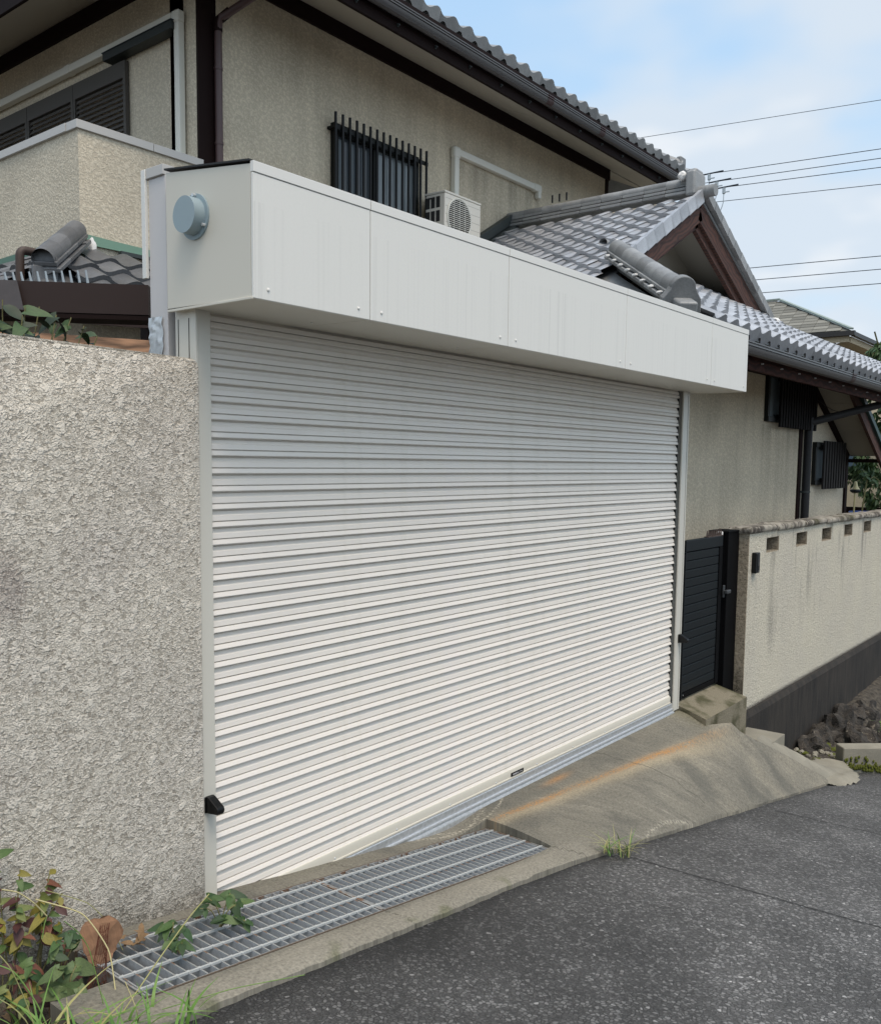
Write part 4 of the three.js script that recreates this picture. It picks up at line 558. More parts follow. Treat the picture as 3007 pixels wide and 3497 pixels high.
// ------------------------------------------------------------------ low tiled roof round the balcony block, at the left
{
  const t = thing('low_tiled_roof', 'small grey tiled roof with a round ridge under the balcony, above the brown beam', 'roof');
  const C = V(3.84, 3.30, -3.998), H = V(3.22, 2.91, -3.38), sl = 0.63, k = Math.hypot(1, sl);
  mesh('roof_deck', [slab([V(3.84, 3.27, -3.99), V(5.1, 3.27, -3.99), V(5.1, 2.82, -3.28), V(3.12, 2.82, -3.28)], V(0, 1, 0), 0.015), slab([V(3.83, 3.27, -3.998), V(3.12, 2.82, -3.28), V(3.12, 2.82, -9), V(3.83, 3.27, -9)], V(0, 1, 0), 0.015)], mat.tileDark[1], t);
  const down = V(0, -sl / k, 1 / k), nor = V(0, 1 / k, sl / k);
  for (let r = 0; r < 4; r++) for (let i = 0; i < 6; i++) { const x = 3.42 + (i + 0.5) * TW, z = -3.93 + r * 0.17; if (x < 3.84 - (z + 4.1) + 0.05) continue; putTile(t, V(1, 0, 0), nor, down, V(x, 3.30 - sl * (z + 4.0) + 0.0, z), r === 3, mat.tileDark); }
  const d2 = V(-1 / k, -sl / k, 0), n2 = V(-sl / k, 1 / k, 0); for (let r = 0; r < 4; r++) for (let i = 0; i < 9; i++) { const z = -3.75 - (i + 0.5) * TW, x = 3.78 - r * 0.17; putTile(t, V(0, 0, 1), n2, d2, V(x, 3.30 - sl * (3.84 - x), z), false, mat.tileDark); }
  roundRidge(t, C.clone().add(V(-0.05, 0.0, 0.05)), H, 0.078, 0.2, 0.035, mat.tileDark, 2, 0.105);
  const e = new THREE.CylinderGeometry(0.085, 0.085, 0.03, 20); e.rotateX(Math.PI / 2); e.rotateY(-Math.PI / 4); e.translate(H.x, H.y + 0.09, H.z); mesh('ridge_end_tile', [e, bx(H.x - 0.09, H.x + 0.09, H.y - 0.06, H.y + 0.06, H.z - 0.02, H.z + 0.01, 0.01)], mat.tileDark[1], t);
  mesh('plaster', [lump(V(3.88, 3.28, -3.90), 0.03, 0.09, 0.035, 3), lump(V(3.91, 3.20, -3.86), 0.022, 0.06, 0.03, 5)], mat.plaster, t).userData.label = 'white plaster filling beside the ridge';
  const sh = [V(3.80, 3.42, -3.99), V(3.95, 3.42, -3.99)]; mesh('flashing', [slab([V(3.84, 3.33, -3.985), V(5.0, 3.33, -3.985), V(5.0, 3.38, -3.99), V(4.1, 3.40, -3.99), V(3.84, 3.41, -3.99)], V(0, 0, 1), 0.012), slab([V(3.845, 3.285, -3.97), V(3.845, 3.285, -9), V(3.825, 3.325, -9), V(3.825, 3.39, -3.97)], V(-1, 0, 0), 0.012)], mat.copper, t).userData.label = 'green copper flashing against the wall';
  mesh('flashing', [beam(V(3.76, 3.275, -4.2), V(3.76, 3.275, -9), 0.05, 0.03), beam(V(3.74, 3.225, -4.0), V(3.74, 3.225, -9), 0.03, 0.045), beam(V(4.15, 3.31, -3.95), V(5.0, 3.31, -3.95), 0.04, 0.03)], mat.leadDark, t);
  rebase(t, 3.6, 2.8, -4);
}
single('vent_pipe', [tube([V(3.335, 3.03, -3.6), V(3.333, 3.075, -3.6), V(3.30, 3.10, -3.6), V(3.24, 3.102, -3.6), V(3.18, 3.10, -3.6), V(3.156, 3.07, -3.6), V(3.153, 2.95, -3.6), V(3.15, 2.6, -3.6)], 0.03, 48, 14), cyl(V(3.335, 3.02, -3.6), V(3.335, 3.065, -3.6), 0.035, 0.035, 14)], mat.rustPipe, 'brown vent pipe with a bent top standing left of the small tiled roof', 'pipe');
// brown beam, boards and leaves behind the rough wall
{
  const t = thing('carport_beam', 'dark brown metal beam between the rough wall and the white post, pale spikes along its top', 'beam'), a = V(0.1, 2.30, -2.62), b = V(2.02 + 0.16, 2.30, -0.582), d = b.clone().sub(a).normalize();
  mesh('beam', beam(a, b, 0.06, 0.12), mat.beamBrown, t); mesh('lower_flange', beam(a.clone().add(V(0.03, -0.072, -0.03)), b.clone().add(V(0.03, -0.072, -0.03)), 0.14, 0.018), mat.brown, t);
  for (let i = 0; i < 12; i++) { const p = b.clone().addScaledVector(d, -0.245 - i * 0.0315); mesh('spike', cyl(p.clone().add(V(0.01, 0.055, -0.01)), p.clone().add(V(0.0, 0.118 - 0.002 * i, -0.01)), 0.006, 0.0035, 6), mat.spike, t); }
  const g = new THREE.PlaneGeometry(0.16, 0.12, 8, 6); const q = g.attributes.position; for (let i = 0; i < q.count; i++) { q.setZ(i, 0.004 * Math.abs(perlin(q.getX(i) * 40, q.getY(i) * 40, 99, 4))); q.setX(i, q.getX(i) + 0.25 * q.getY(i) * -1); } g.computeVertexNormals(); g.rotateY(-Math.PI / 4 + 0.0); g.scale(0.75, 0.95, 0.75); g.translate(1.752, 2.30, -0.93); mesh('tape', metres(g), M(null, 0.075, 0.062, 0.06, 0.25, DS), t).userData.label = 'piece of clear tape';
  rebase(t, 1.1, 2.2, -1.6);
}
{
  const t = thing('wooden_screen', 'brown wooden boards in the gap under the dark beam, behind the rough wall', 'wooden screen');
  const a = V(0.7, 0, -2.6), b = V(2.9, 0, -1.6);
  mesh('board', beam(a.clone().lerp(b, 0.42).setY(2.225), b.clone().setY(2.225), 0.03, 0.14), mat.woodSunTan, t).userData.label = 'board with its sun patch put in as tan colour';  // sunlight on the wood is put into this pale tan colour
  for (const [y, h] of [[2.05, 0.16], [1.86, 0.16], [2.42, 0.12], [2.225, 0.13]]) if (y !== 2.225 || true) mesh('board', beam(a.clone().setY(y), (y === 2.225 ? a.clone().lerp(b, 0.415) : b.clone()).setY(y), 0.03, h), mat.beamBrown, t);
  for (const p of [a, b, a.clone().lerp(b, 0.5)]) mesh('board_post', bx(p.x - 0.04, p.x + 0.04, -0.2, 2.5, p.z - 0.1, p.z - 0.03), mat.brown, t);
  rebase(t, 1.8, -0.2, -2.1);
}
// ------------------------------------------------------------------ the single storey wing with the tiled gable
{
  const t = thing('tiled_wing', 'single storey wing with grey wave tiles, a red timbered gable and dark lattice windows', 'house');
  const YL = x => 4.46 - 0.57 * (9.4 - x), YF = z => 2.85 + 0.58 * (-0.18 - z), xh = z => 9.4 - (4.46 - YF(z)) / 0.57, xr = 9.7, yr = YL(xr);
  const wallS = new THREE.Shape(); wallS.moveTo(6.95, -1.2); wallS.lineTo(14.35, -1.2); wallS.lineTo(14.35, 1.88); wallS.lineTo(12.52, 2.79); wallS.lineTo(6.95, 2.79); wallS.closePath();
  const wg = new THREE.ExtrudeGeometry(wallS, { depth: 0.2, bevelEnabled: false }); wg.translate(0, 0, -1.2); mesh('wall', [metres(wg), bx(6.95, 7.15, -1.2, 2.79, -4.4, -1.2)], mat.fine, t);
  stained(t, 6.96, 12.06, 0.2, 2.74, -0.997, [[10.7, 12.4, 2.16]], 2.7);
  mesh('wall_beam', bx(6.93, 12.6, 2.72, 2.80, -1.03, -0.975, 0.004), mat.brown, t);
  mesh('post', bx(12.06, 12.165, -1, 2.74, -1.02, -0.975, 0.004), mat.brown, t); mesh('post', bx(14.30, 14.42, -1, 1.90, -1.05, -0.97, 0.004), mat.brown, t);
  mesh('verge_trim', beam(V(12.45, 2.79, -0.985), V(14.40, 1.83, -0.985), 0.05, 0.13), mat.brown, t);
  // left slope
  const kL = Math.hypot(1, 0.57), dL = V(-1 / kL, -0.57 / kL, 0), nL = V(-0.57 / kL, 1 / kL, 0);
  for (let r = 0; r < 12; r++) for (let i = 0; i < 10; i++) { const z = -1.46 - (i + 0.5) * 0.2575, xl = 9.40 - r * 0.205, xo = xl + 0.24; if (xo < 6.98) continue; putTile(t, V(0, 0, 1), nL, dL, V(xo, YL(xo) - 0.03, z)); }
  for (let r = 6; r < 10; r++) for (let i = 0; i < 3; i++) { const z = -1.4 + (i + 0.5) * 0.26, xo = 9.40 - r * 0.205 + 0.24; if (xo > xh(z) - 0.12) continue; putTile(t, V(0, 0, 1), nL, dL, V(xo, YL(xo) - 0.03, z)); }
  // front slope
  const kF = Math.hypot(1, 0.58), dF = V(0, -0.58 / kF, 1 / kF), nF = V(0, 1 / kF, 0.58 / kF);
  for (let r = 0; r < 8; r++) for (let i = 0; i < 34; i++) {
    const x = 7.02 + (i + 0.5) * TW, zl = -0.18 - r * 0.205, zo = zl - 0.235; if (x < xh(zl) + 0.2) continue; if (r > 4 && x > 11.75) continue;
    putTile(t, V(1, 0, 0), nF, dF, V(x, YF(zo) - 0.03, zo), r === 0);
  }
  mesh('roof_deck', [slab([V(6.6, YF(-0.2) - 0.06, -0.2), V(17, YF(-0.2) - 0.06, -0.2), V(17, YF(-1.45) - 0.06, -1.45), V(7.82, YF(-1.45) - 0.06, -1.45)], V(0, -1, 0), 0.03), slab([V(7.9, YF(-1.4) - 0.06, -1.4), V(11.8, YF(-1.4) - 0.06, -1.4), V(11.8, YF(-2.05) - 0.06, -2.05), V(8.4, YF(-2.05) - 0.06, -2.05)], V(0, -1, 0), 0.03), slab([V(xr, yr - 0.07, -1.42), V(xr, yr - 0.07, -4), V(7.75, YL(7.75) - 0.07, -4), V(7.75, YL(7.75) - 0.07, -1.42)], V(0, -1, 0), 0.03), slab([V(7.75, YL(7.75) - 0.07, -1.42), V(7.75, YL(7.75) - 0.07, -4), V(6.6, YL(6.6) - 0.07, -4), V(6.6, YL(6.6) - 0.07, -0.25)], V(0, -1, 0), 0.03), slab([V(xr, yr - 0.05, -1.42), V(xr, yr - 0.05, -5), V(12.1, 3.5, -5), V(12.1, 3.5, -1.42)], V(0, -1, 0), 0.03), slab([V(11.7, 3.48, -1.32), V(17.6, 3.42, -1.32), V(17.6, 2.9, -2.5), V(11.7, 2.9, -2.5)], V(0, -1, 0), 0.03)], mat.tileGrey[1], t);
  // verge tiles hanging down the two gable edges
  const n1 = 9; for (let i = 0; i < n1; i++) { const a = i / n1, b = (i + 1) / n1; const A = V(mix(xr - 0.06, 7.92, a), 0, -1.405), B = V(mix(xr - 0.06, 7.92, b), 0, -1.405); A.y = YL(A.x) - 0.015 + 0.012; B.y = YL(B.x) - 0.015; mesh('verge_tile', beam(A, B, 0.045, 0.135), mat.tiles[i % 3], t); }
  const rr = [V(xr + 0.05, yr + 0.01, -1.40), V(12.02, 3.56, -1.40)], n3 = 11; for (let i = 0; i < n3; i++) { const A = rr[0].clone().lerp(rr[1], i / n3), B = rr[0].clone().lerp(rr[1], (i + 1) / n3); A.y += 0.012; mesh('verge_tile', [beam(A, B, 0.06, 0.10), beam(A.clone().add(V(0, 0.035, -0.05)), B.clone().add(V(0, 0.035, -0.05)), 0.12, 0.05)], mat.tileGrey[i % 3], t); }
  mesh('bargeboard', [beam(V(xr, yr - 0.17, -1.46), V(7.98, YL(7.98) - 0.17, -1.46), 0.05, 0.22)], mat.wood, t); mesh('bargeboard', beam(V(xr + 0.02, yr - 0.30, -1.50), V(8.25, YL(8.25) - 0.27, -1.50), 0.05, 0.09), mat.wood, t);
  mesh('bargeboard', beam(V(xr, yr - 0.16, -1.46), V(12.0, 3.40, -1.46), 0.05, 0.26), mat.wood, t); mesh('bargeboard', beam(V(xr - 0.02, yr - 0.33, -1.50), V(11.7, 3.36, -1.50), 0.05, 0.10), mat.wood, t);
  mesh('verge_soffit', [slab([V(xr, yr - 0.15, -1.44), V(xr, yr - 0.15, -2.1), V(8.0, YL(8.0) - 0.15, -2.1), V(8.0, YL(8.0) - 0.15, -1.44)], V(0, -1, 0), 0.012), slab([V(xr, yr - 0.15, -1.44), V(xr, yr - 0.15, -2.1), V(12, 3.42, -2.1), V(12, 3.42, -1.44)], V(0, -1, 0), 0.012)], mat.soffit2, t);
  mesh('gable_wall', slab([V(xr, yr - 0.12, -1.98), V(7.9, 3.4, -1.98), V(12.0, 3.4, -1.98)], V(0, 0, -1), 0.1), mat.soffit2, t);
  const lv = mesh('gable_vent', bx(9.35, 10.05, 3.55, 3.95, -1.99, -1.972), mat.dark, t); for (let i = 0; i < 6; i++) { const g = metres(new THREE.BoxGeometry(0.7, 0.045, 0.008)); g.rotateX(0.7); g.translate(9.7, 3.59 + i * 0.065, -1.955); mesh('vent_slat', g, mat.latticeDark, lv); }
  // ridges
  roundRidge(t, V(xr, yr - 0.01, -4.0), V(xr, yr - 0.01, -1.55), 0.062, 0.27, 0.035, mat.tileGrey, 3, 0.105);
  mesh('ridge_end_tile', [bx(xr - 0.15, xr + 0.15, yr - 0.03, yr + 0.24, -1.565, -1.45, 0.03), bx(xr - 0.1, xr + 0.1, yr + 0.2, yr + 0.27, -1.56, -1.455, 0.03)], mat.tileGrey[2], t);
  const rd = new THREE.CylinderGeometry(0.065, 0.065, 0.2, 20); rd.rotateX(Math.PI / 2); rd.translate(xr, yr + 0.02, -1.37); mesh('ridge_end_tile', rd, mat.tileGrey[0], t);
  mesh('plaster', lump(V(xr - 0.1, yr + 0.2, -1.62), 0.06, 0.05, 0.05, 8), mat.plaster, t);
  const hA = V(xh(-1.52) + 0.0, YF(-1.52), -1.52), hB = V(xh(-0.28) - 0.05, YF(-0.28) - 0.0, -0.28); roundRidge(t, hA, hB, 0.085, 0.235, 0.02, mat.tileGrey, 2, 0.12);
  const hz = hB.clone().sub(hA).normalize(), hx = V(0, 1, 0).cross(hz).normalize(), hy = hz.clone().cross(hx);
  const oniS = new THREE.Shape(); oniS.moveTo(-0.17, -0.08); oniS.lineTo(-0.155, 0.05); oniS.quadraticCurveTo(-0.12, 0.10, -0.095, 0.15); oniS.absarc(0, 0.155, 0.095, Math.PI, 0, true); oniS.quadraticCurveTo(0.12, 0.10, 0.155, 0.05); oniS.lineTo(0.17, -0.08); oniS.closePath();
  const oni = new THREE.ExtrudeGeometry(oniS, { depth: 0.07, bevelEnabled: true, bevelSize: 0.008, bevelThickness: 0.008, bevelSegments: 2 }); oni.scale(0.92, 0.8, 1); oni.applyMatrix4(frame(hx, hy, hz, hB.clone().addScaledVector(hy, 0.0))); mesh('ridge_end_tile', metres(oni), mat.tileGrey[1], t);
  const foot = bx(-0.075, 0.075, -0.06, 0.05, 0.07, 0.24, 0.02); foot.applyMatrix4(frame(hx, hy, hz, hB.clone().addScaledVector(hy, 0.0))); mesh('ridge_end_tile', foot, mat.tileGrey[0], t);
  mesh('plaster', [lump(hA.clone().add(V(0.0, 0.10, -0.0)), 0.07, 0.085, 0.05, 2), lump(hA.clone().add(V(-0.1, 0.03, 0.06)), 0.04, 0.05, 0.05, 4)], mat.plaster, t);
  for (let i = 0; i < 8; i++) { const p = hA.clone().lerp(hB, (i + 0.5) / 8).addScaledVector(hx, hx.x < 0 ? 0.115 : -0.115).addScaledVector(hy, 0.045); mesh('plaster', lump(p, 0.022, 0.014, 0.03, i + 20), mat.plaster, t); }
  roundRidge(t, V(8.42, YF(-1.95) + 0.0, -1.93), V(11.6, YF(-1.95) - 0.08, -1.93), 0.05, 0.27, 0.02, mat.tileGrey, 1, 0.08);
  roundRidge(t, V(11.78, 3.36, -1.30), V(17.6, 3.30, -1.30), 0.058, 0.9, 0.03, mat.tileGrey, 2, 0.09);
  mesh('plaster', [lump(V(11.76, 3.50, -1.27), 0.13, 0.055, 0.06, 9), lump(V(11.68, 3.40, -1.22), 0.04, 0.10, 0.05, 7)], mat.plaster, t);
  mesh('flashing', [beam(V(xr, yr + 0.14, -3.95), V(7.6, YL(7.6) + 0.1, -3.95), 0.10, 0.10), beam(V(xr, yr + 0.04, -3.88), V(7.6, YL(7.6) + 0.0, -3.88), 0.12, 0.05)], mat.leadDark, t);
  for (let i = 0; i < 3; i++) mesh('iron_hook', cyl(V(9.62, yr + 0.2, -3.1 - i * 0.1), V(9.62, yr + 0.29, -3.1 - i * 0.1), 0.012, 0.012, 6), mat.black, t);
  // eaves: gutter, board, soffit
  const gut = mesh('gutter', sweepX(gutterProf(2.648, -0.095), 6.5, 13.35, 0.5), mat.gutter, t);
  mesh('gutter_clip', sweepX(gutterProf(2.648, -0.095).map(([y, z]) => [y, z + (z > -0.095 ? 0.004 : -0.004)]).slice(2, 16), 10.72, 10.86, 0.5), mat.gutterClip, gut);
  for (let i = 0; i < 11; i++) { const x = 8.2 + i * 0.53; mesh('gutter_bracket', cyl(V(x, 2.575, -0.17), V(x, 2.575, -0.15), 0.007, 0.005, 8), mat.flash, gut); }
  mesh('fascia_board', bx(6.6, 13.38, 2.50, 2.685, -0.2, -0.17, 0.003), mat.fascia, t);
  mesh('soffit_board', slab([V(6.6, 2.505, -0.2), V(13.38, 2.505, -0.2), V(13.38, 2.80, -1.0), V(6.95, 2.80, -1.0)], V(0, 1, 0), 0.012), mat.soffit2, t);
  // verge of the lower gable at the right end
  const sy = x => 2.78 - 0.497 * (x - 12.54);
  for (let i = 0; i < 3; i++) { const a = 12.35 + i * 0.70, b = a + 0.695; mesh('verge_soffit', slab([V(a, sy(a), -0.99), V(b, sy(b), -0.99), V(b, sy(b), -0.53), V(a, sy(a), -0.53)], V(0.45, 0.9, 0), 0.012), mat.soffit2, t); }
  mesh('bargeboard', beam(V(12.3, sy(12.3) - 0.07, -0.52), V(14.5, sy(14.5) - 0.07, -0.52), 0.04, 0.17), mat.wood, t);
  mesh('verge_flashing', beam(V(12.3, sy(12.3) + 0.05, -0.49), V(14.55, sy(14.55) + 0.05, -0.49), 0.06, 0.07), mat.teal, t);
  mesh('roof_deck', slab([V(12.3, sy(12.3) + 0.05, -0.5), V(14.55, sy(14.55) + 0.05, -0.5), V(14.55, sy(14.55) + 0.05, -4), V(12.3, sy(12.3) + 0.05, -4)], V(0.45, 0.9, 0), 0.06), mat.tileGrey[1], t);
  mesh('eaves_beam', bx(14.44, 14.56, sy(14.5) - 0.075, sy(14.5) - 0.02, -4, -0.5), mat.brown, t);
  // downpipe with a long sloping arm from the gutter
  const dp = mesh('downpipe', [cyl(V(12.24, -1, -0.93), V(12.24, 2.2, -0.93), 0.052, 0.052, 16), cyl(V(12.24, 2.17, -0.93), V(12.24, 2.30, -0.93), 0.058, 0.058, 16), cyl(V(12.22, 2.23, -0.93), V(13.34, 2.56, -0.14), 0.05, 0.05, 14)], dull(0.03, 0.03, 0.032, 0.5, 0.4), t);
  mesh('pipe_collar', [cyl(V(12.24, 1.32, -0.93), V(12.24, 1.34, -0.93), 0.058, 0.058, 14), bx(12.17, 12.24, 1.315, 1.34, -0.98, -0.92)], mat.leadDark, dp);
  mesh('hanging_cable', [tube([V(12.28, 2.62, -0.95), V(12.42, 2.42, -0.94), V(12.34, 2.24, -0.95), V(12.24, 2.28, -0.95)], 0.006, 24, 6), tube([V(12.3, 2.6, -0.95), V(12.9, 2.42, -0.8), V(13.5, 2.4, -0.55)], 0.004, 24, 6)], mat.black, t);
  // two windows behind wooden lattices
  for (const [wx0, lx0, lx1, y0, y1, zl, n, m] of [[10.72, 11.02, 12.40, 2.16, 2.80, -0.90, 15, mat.latticeDark], [12.68, 12.90, 13.90, 1.385, 2.015, -0.90, 9, mat.lattice]]) {
    const w = mesh('lattice_window', [bx(wx0, lx1 - 0.1, y0 + 0.03, y0 + 0.09, -0.998, -0.94), bx(wx0, lx1 - 0.1, y1 - 0.09, y1 - 0.02, -0.998, -0.94), bx(wx0, wx0 + 0.06, y0 + 0.09, y1 - 0.09, -0.998, -0.95)], mat.winFrame, t);
    mesh('pane', bx(wx0 + 0.06, lx1 - 0.12, y0 + 0.09, y1 - 0.09, -0.996, -0.985), mat.glassPale, w);
    for (let i = 0; i < n; i++) { const x = mix(lx0, lx1, i / (n - 1)), g = bx(x - 0.032, x + 0.032, y0 - 0.03 * 1 + (i % 2) * 0.0, y1, zl - 0.014, zl + 0.014, 0.003); mesh('lattice_slat', g, m, w); }
    mesh('lattice_rail', [bx(lx0, lx1, y0 + 0.06, y0 + 0.12, zl - 0.05, zl - 0.015), bx(lx0, lx1, y1 - 0.12, y1 - 0.06, zl - 0.05, zl - 0.015)], m, w);
  }
  rebase(t, 10, -0.2, -2.5);
}
// ------------------------------------------------------------------ garden gate
{
  const t = thing('garden_gate', 'black garden gate of narrow horizontal boards between shutter and pale wall', 'gate');
  mesh('post', bx(6.215, 6.245, -0.09, 1.0, -0.03, 0.02), mat.gateDark, t);
  const n = 16; for (let i = 0; i < n; i++) { const y = -0.045 + i * 0.0663; mesh('board', bx(6.27, 6.90, y, y + 0.0615, -0.012, 0.012, 0.004), mat.gate, t); }
  mesh('backing', bx(6.26, 6.93, -0.06, 1.05, -0.02, -0.012), mat.gateDark, t);
  mesh('top_rail', bx(6.25, 6.965, 1.018, 1.102, -0.022, 0.018, 0.004), mat.gate, t); mesh('stile', bx(6.902, 6.968, -0.09, 1.017, -0.022, 0.018, 0.004), mat.gateDark, t); mesh('stile', bx(6.248, 6.268, -0.09, 1.017, -0.022, 0.018, 0.004), mat.gate, t);
  mesh('bottom_rail', bx(6.268, 6.902, -0.09, -0.05, -0.02, 0.014, 0.003), mat.gateDark, t);
  mesh('post', [bx(7.02, 7.258, -0.25, 1.12, -0.12, 0.04, 0.004), bx(7.012, 7.262, 1.12, 1.135, -0.125, 0.045, 0.004)], mat.gateDark, t);
  mesh('handle', [bx(6.965, 7.045, 0.635, 0.665, 0.04, 0.07, 0.008), bx(6.985, 7.02, 0.60, 0.70, 0.018, 0.03, 0.005), cyl(V(7.0, 0.65, 0.02), V(7.0, 0.65, 0.06), 0.012)], M(null, 0.05, 0.055, 0.06, 0.35), t);
  mesh('wall_stop', bx(6.99, 7.01, 1.06, 1.13, -0.05, 0.0, 0.006), mat.plaster, t).userData.label = 'white tag beside the post';
  rebase(t, 6.7, -0.09, 0);
  const s = thing('spike_strip', 'short row of rusty upright spikes on top of the black gate', 'spikes'); mesh('strip', bx(6.67, 6.965, 1.101, 1.108, -0.02, 0.016), mat.rustPipe, s);
  for (let i = 0; i < 9; i++) mesh('spike', cyl(V(6.68 + i * 0.035, 1.105, -0.002), V(6.683 + i * 0.035, 1.152 + 0.006 * (i % 2), -0.002), 0.008, 0.004, 6), mat.rustPipe, s); rebase(s, 6.82, 1.101, 0);
}
// ------------------------------------------------------------------ garden wall, right: openings under a mossy stone coping, on a dark foundation
{
  const t = thing('garden_wall', 'pale rendered garden wall with a row of square openings, rain streaks down its face', 'wall');
  const s = new THREE.Shape(); s.moveTo(7.268, -0.385); s.lineTo(17.5, -0.385); s.lineTo(17.5, 1.10); s.lineTo(7.268, 1.10); s.closePath();
  for (let i = 0; i < 12; i++) { const x = 7.69 + i * 0.808, h = new THREE.Path(); h.moveTo(x - 0.008, 0.918); h.lineTo(x + 0.315, 0.918); h.lineTo(x + 0.315, 1.048); h.lineTo(x - 0.008, 1.048); h.closePath(); s.holes.push(h); }
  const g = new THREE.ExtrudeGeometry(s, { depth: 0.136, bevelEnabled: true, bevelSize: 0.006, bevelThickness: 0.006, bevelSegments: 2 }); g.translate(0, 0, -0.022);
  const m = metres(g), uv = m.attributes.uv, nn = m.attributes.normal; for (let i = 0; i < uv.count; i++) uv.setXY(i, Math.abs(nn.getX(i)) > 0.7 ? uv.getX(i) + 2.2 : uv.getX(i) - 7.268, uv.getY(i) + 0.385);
  mesh('wall_face', m, [mat.garden, mat.gardenSideShade], t); mesh('backing', bx(7.3, 17.4, 0.85, 1.09, -0.05, -0.029), M(null, 0.10, 0.083, 0.06, 0.95), t);  // backing of the openings: dirty brown, with the recess shade painted into it
  let x = 7.235, i = 0; const r = rng(31); while (x < 17.4) {
    const L = 0.42 + r() * 0.4, q = new RoundedBoxGeometry(L - 0.012, 0.056, 0.215, 5, 0.025), base = metres(new THREE.BoxGeometry(1, 1, 1)); const a = q.attributes.position; for (let k = 0; k < a.count; k++) { const p = V(a.getX(k), a.getY(k), a.getZ(k)), w = 0.012; a.setXYZ(k, p.x + w * 0.6 * noise3(p.x * 20 + i, p.y * 20, p.z * 20), p.y + w * noise3(p.x * 14 + i * 3, p.y * 14, p.z * 14), p.z + w * noise3(p.x * 14, p.y * 14 + i, p.z * 14 + 5)); }
    q.computeVertexNormals(); q.translate(x + L / 2, 1.13 - 0.006 * (x - 7.2), 0.043); mesh('coping_stone', metres(q), mat.coping, t); x += L; i++;
  }
  rebase(t, 12, -0.385, 0.05);
  const ic = thing('intercom', 'small black intercom box on the corner of the pale garden wall, left of its openings', 'intercom');
  mesh('case', bx(7.335, 7.425, 0.775, 0.945, 0.121, 0.16, 0.006), mat.black, ic); mesh('panel', bx(7.366, 7.412, 0.785, 0.935, 0.1595, 0.164, 0.002), M(null, 0.02, 0.022, 0.024, 0.4), ic); mesh('button', bx(7.375, 7.403, 0.80, 0.838, 0.1635, 0.167, 0.003), mat.dark, ic); rebase(ic, 7.38, 0.775, 0.121);
}
{
  const s = new THREE.Shape(); [[0.125, -0.385], [0.142, -0.388], [0.168, -0.428], [0.17, -2.6], [-0.15, -2.6], [-0.15, -0.385]].forEach(([z, y], i) => i ? s.lineTo(-z, y) : s.moveTo(-z, y));
  const g = new THREE.ExtrudeGeometry(s, { depth: 10.52, bevelEnabled: false }); g.rotateY(Math.PI / 2); g.translate(6.98, -0.002, 0); single('wall_foundation', metres(g), mat.foot, 'dark stained concrete foundation with a narrow ledge, under the pale garden wall', 'foundation');
  const bl = (name, pts, y0, label, cat, m) => { const G = []; const n = pts.length, bot = pts.map(p => V(p.x, y0, p.z)); const L = []; for (let i = 1; i + 1 < n; i++) L.push(pts[0], pts[i], pts[i + 1]); for (let i = 0; i < n; i++) { const j = (i + 1) % n; L.push(pts[i], bot[i], bot[j], pts[i], bot[j], pts[j]); } G.push(tri(L)); return single(name, G, m, label, cat); };
  bl('doorstep', [V(6.20, -0.082, -0.1), V(6.19, -0.185, 0.243), V(6.55, -0.175, 0.256), V(6.96, -0.166, 0.262), V(6.975, -0.085, -0.1)], -1, 'mossy concrete slab in front of the black gate', 'doorstep', mat.moss);
  bl('concrete_step', [V(6.4, -0.49, 0.16), V(6.5, -0.50, 0.47), V(7.282, -0.502, 0.468), V(7.262, -0.498, 0.165)], -1.4, 'pale concrete step below the mossy slab, against the dark foundation', 'step', mat.concrete);
}
// ------------------------------------------------------------------ gutter corner at lower right: mortar, dirt, stones, mossy kerb
function patch(inside, yf, x0, x1, z0, z1, st) {
  const L = []; for (let x = x0; x < x1; x += st) for (let z = z0; z < z1; z += st) { if (!inside(x + st / 2, z + st / 2)) continue; const p = (a, b) => V(a, yf(a, b), b); const a = p(x, z), b = p(x + st, z), c = p(x + st, z + st), d = p(x, z + st); L.push(a, d, c, a, c, b); }
  let g = tri(L); g.deleteAttribute('normal'); g = mergeVertices(g, 1e-5); g.computeVertexNormals(); return g;
}
const inPoly = pts => (x, z) => { let c = false; for (let i = 0, j = pts.length - 1; i < pts.length; j = i++) { const [a, b] = pts[i], [d, e] = pts[j]; if ((b > z) !== (e > z) && x < (d - a) * (z - b) / (e - b) + a) c = !c; } return c; };
const yDirt = (x, z) => mix(yRoad(x) + 0.012, -0.99 + 0.03 * (x - 9), sstep(0.75, 0.2, z) * sstep(7.4, 8.2, x)) + 0.03 * fbm(x * 6, z * 6, 4096, 3, 5);
struct('roadside_dirt', patch((x, z) => z < (x < 8.4 ? 0.5 : 0.62), yDirt, 7.0, 14, 0.16, 0.82, 0.04), mat.soil);
struct('mortar_patch', patch(inPoly([[6.7, 0.44], [6.9, 0.40], [7.3, 0.44], [7.55, 0.28], [8.0, 0.36], [8.35, 0.50], [8.36, 0.66], [8.02, 0.86], [7.8, 0.93], [7.5, 0.86], [7.4, 0.75]]), (x, z) => { const q = 6.19 + 2.5 * (z - 0.22), e = yApron(q, Math.min(z, 0.74)) - 0.012; return mix(e, -0.965, sstep(0, 1, (x - q) / Math.max(0.3, 8.25 - q))) + 0.014 * fbm(x * 9, z * 9, 4096, 3, 15); }, 6.68, 8.5, 0.2, 1.0, 0.02), mat.concrete);
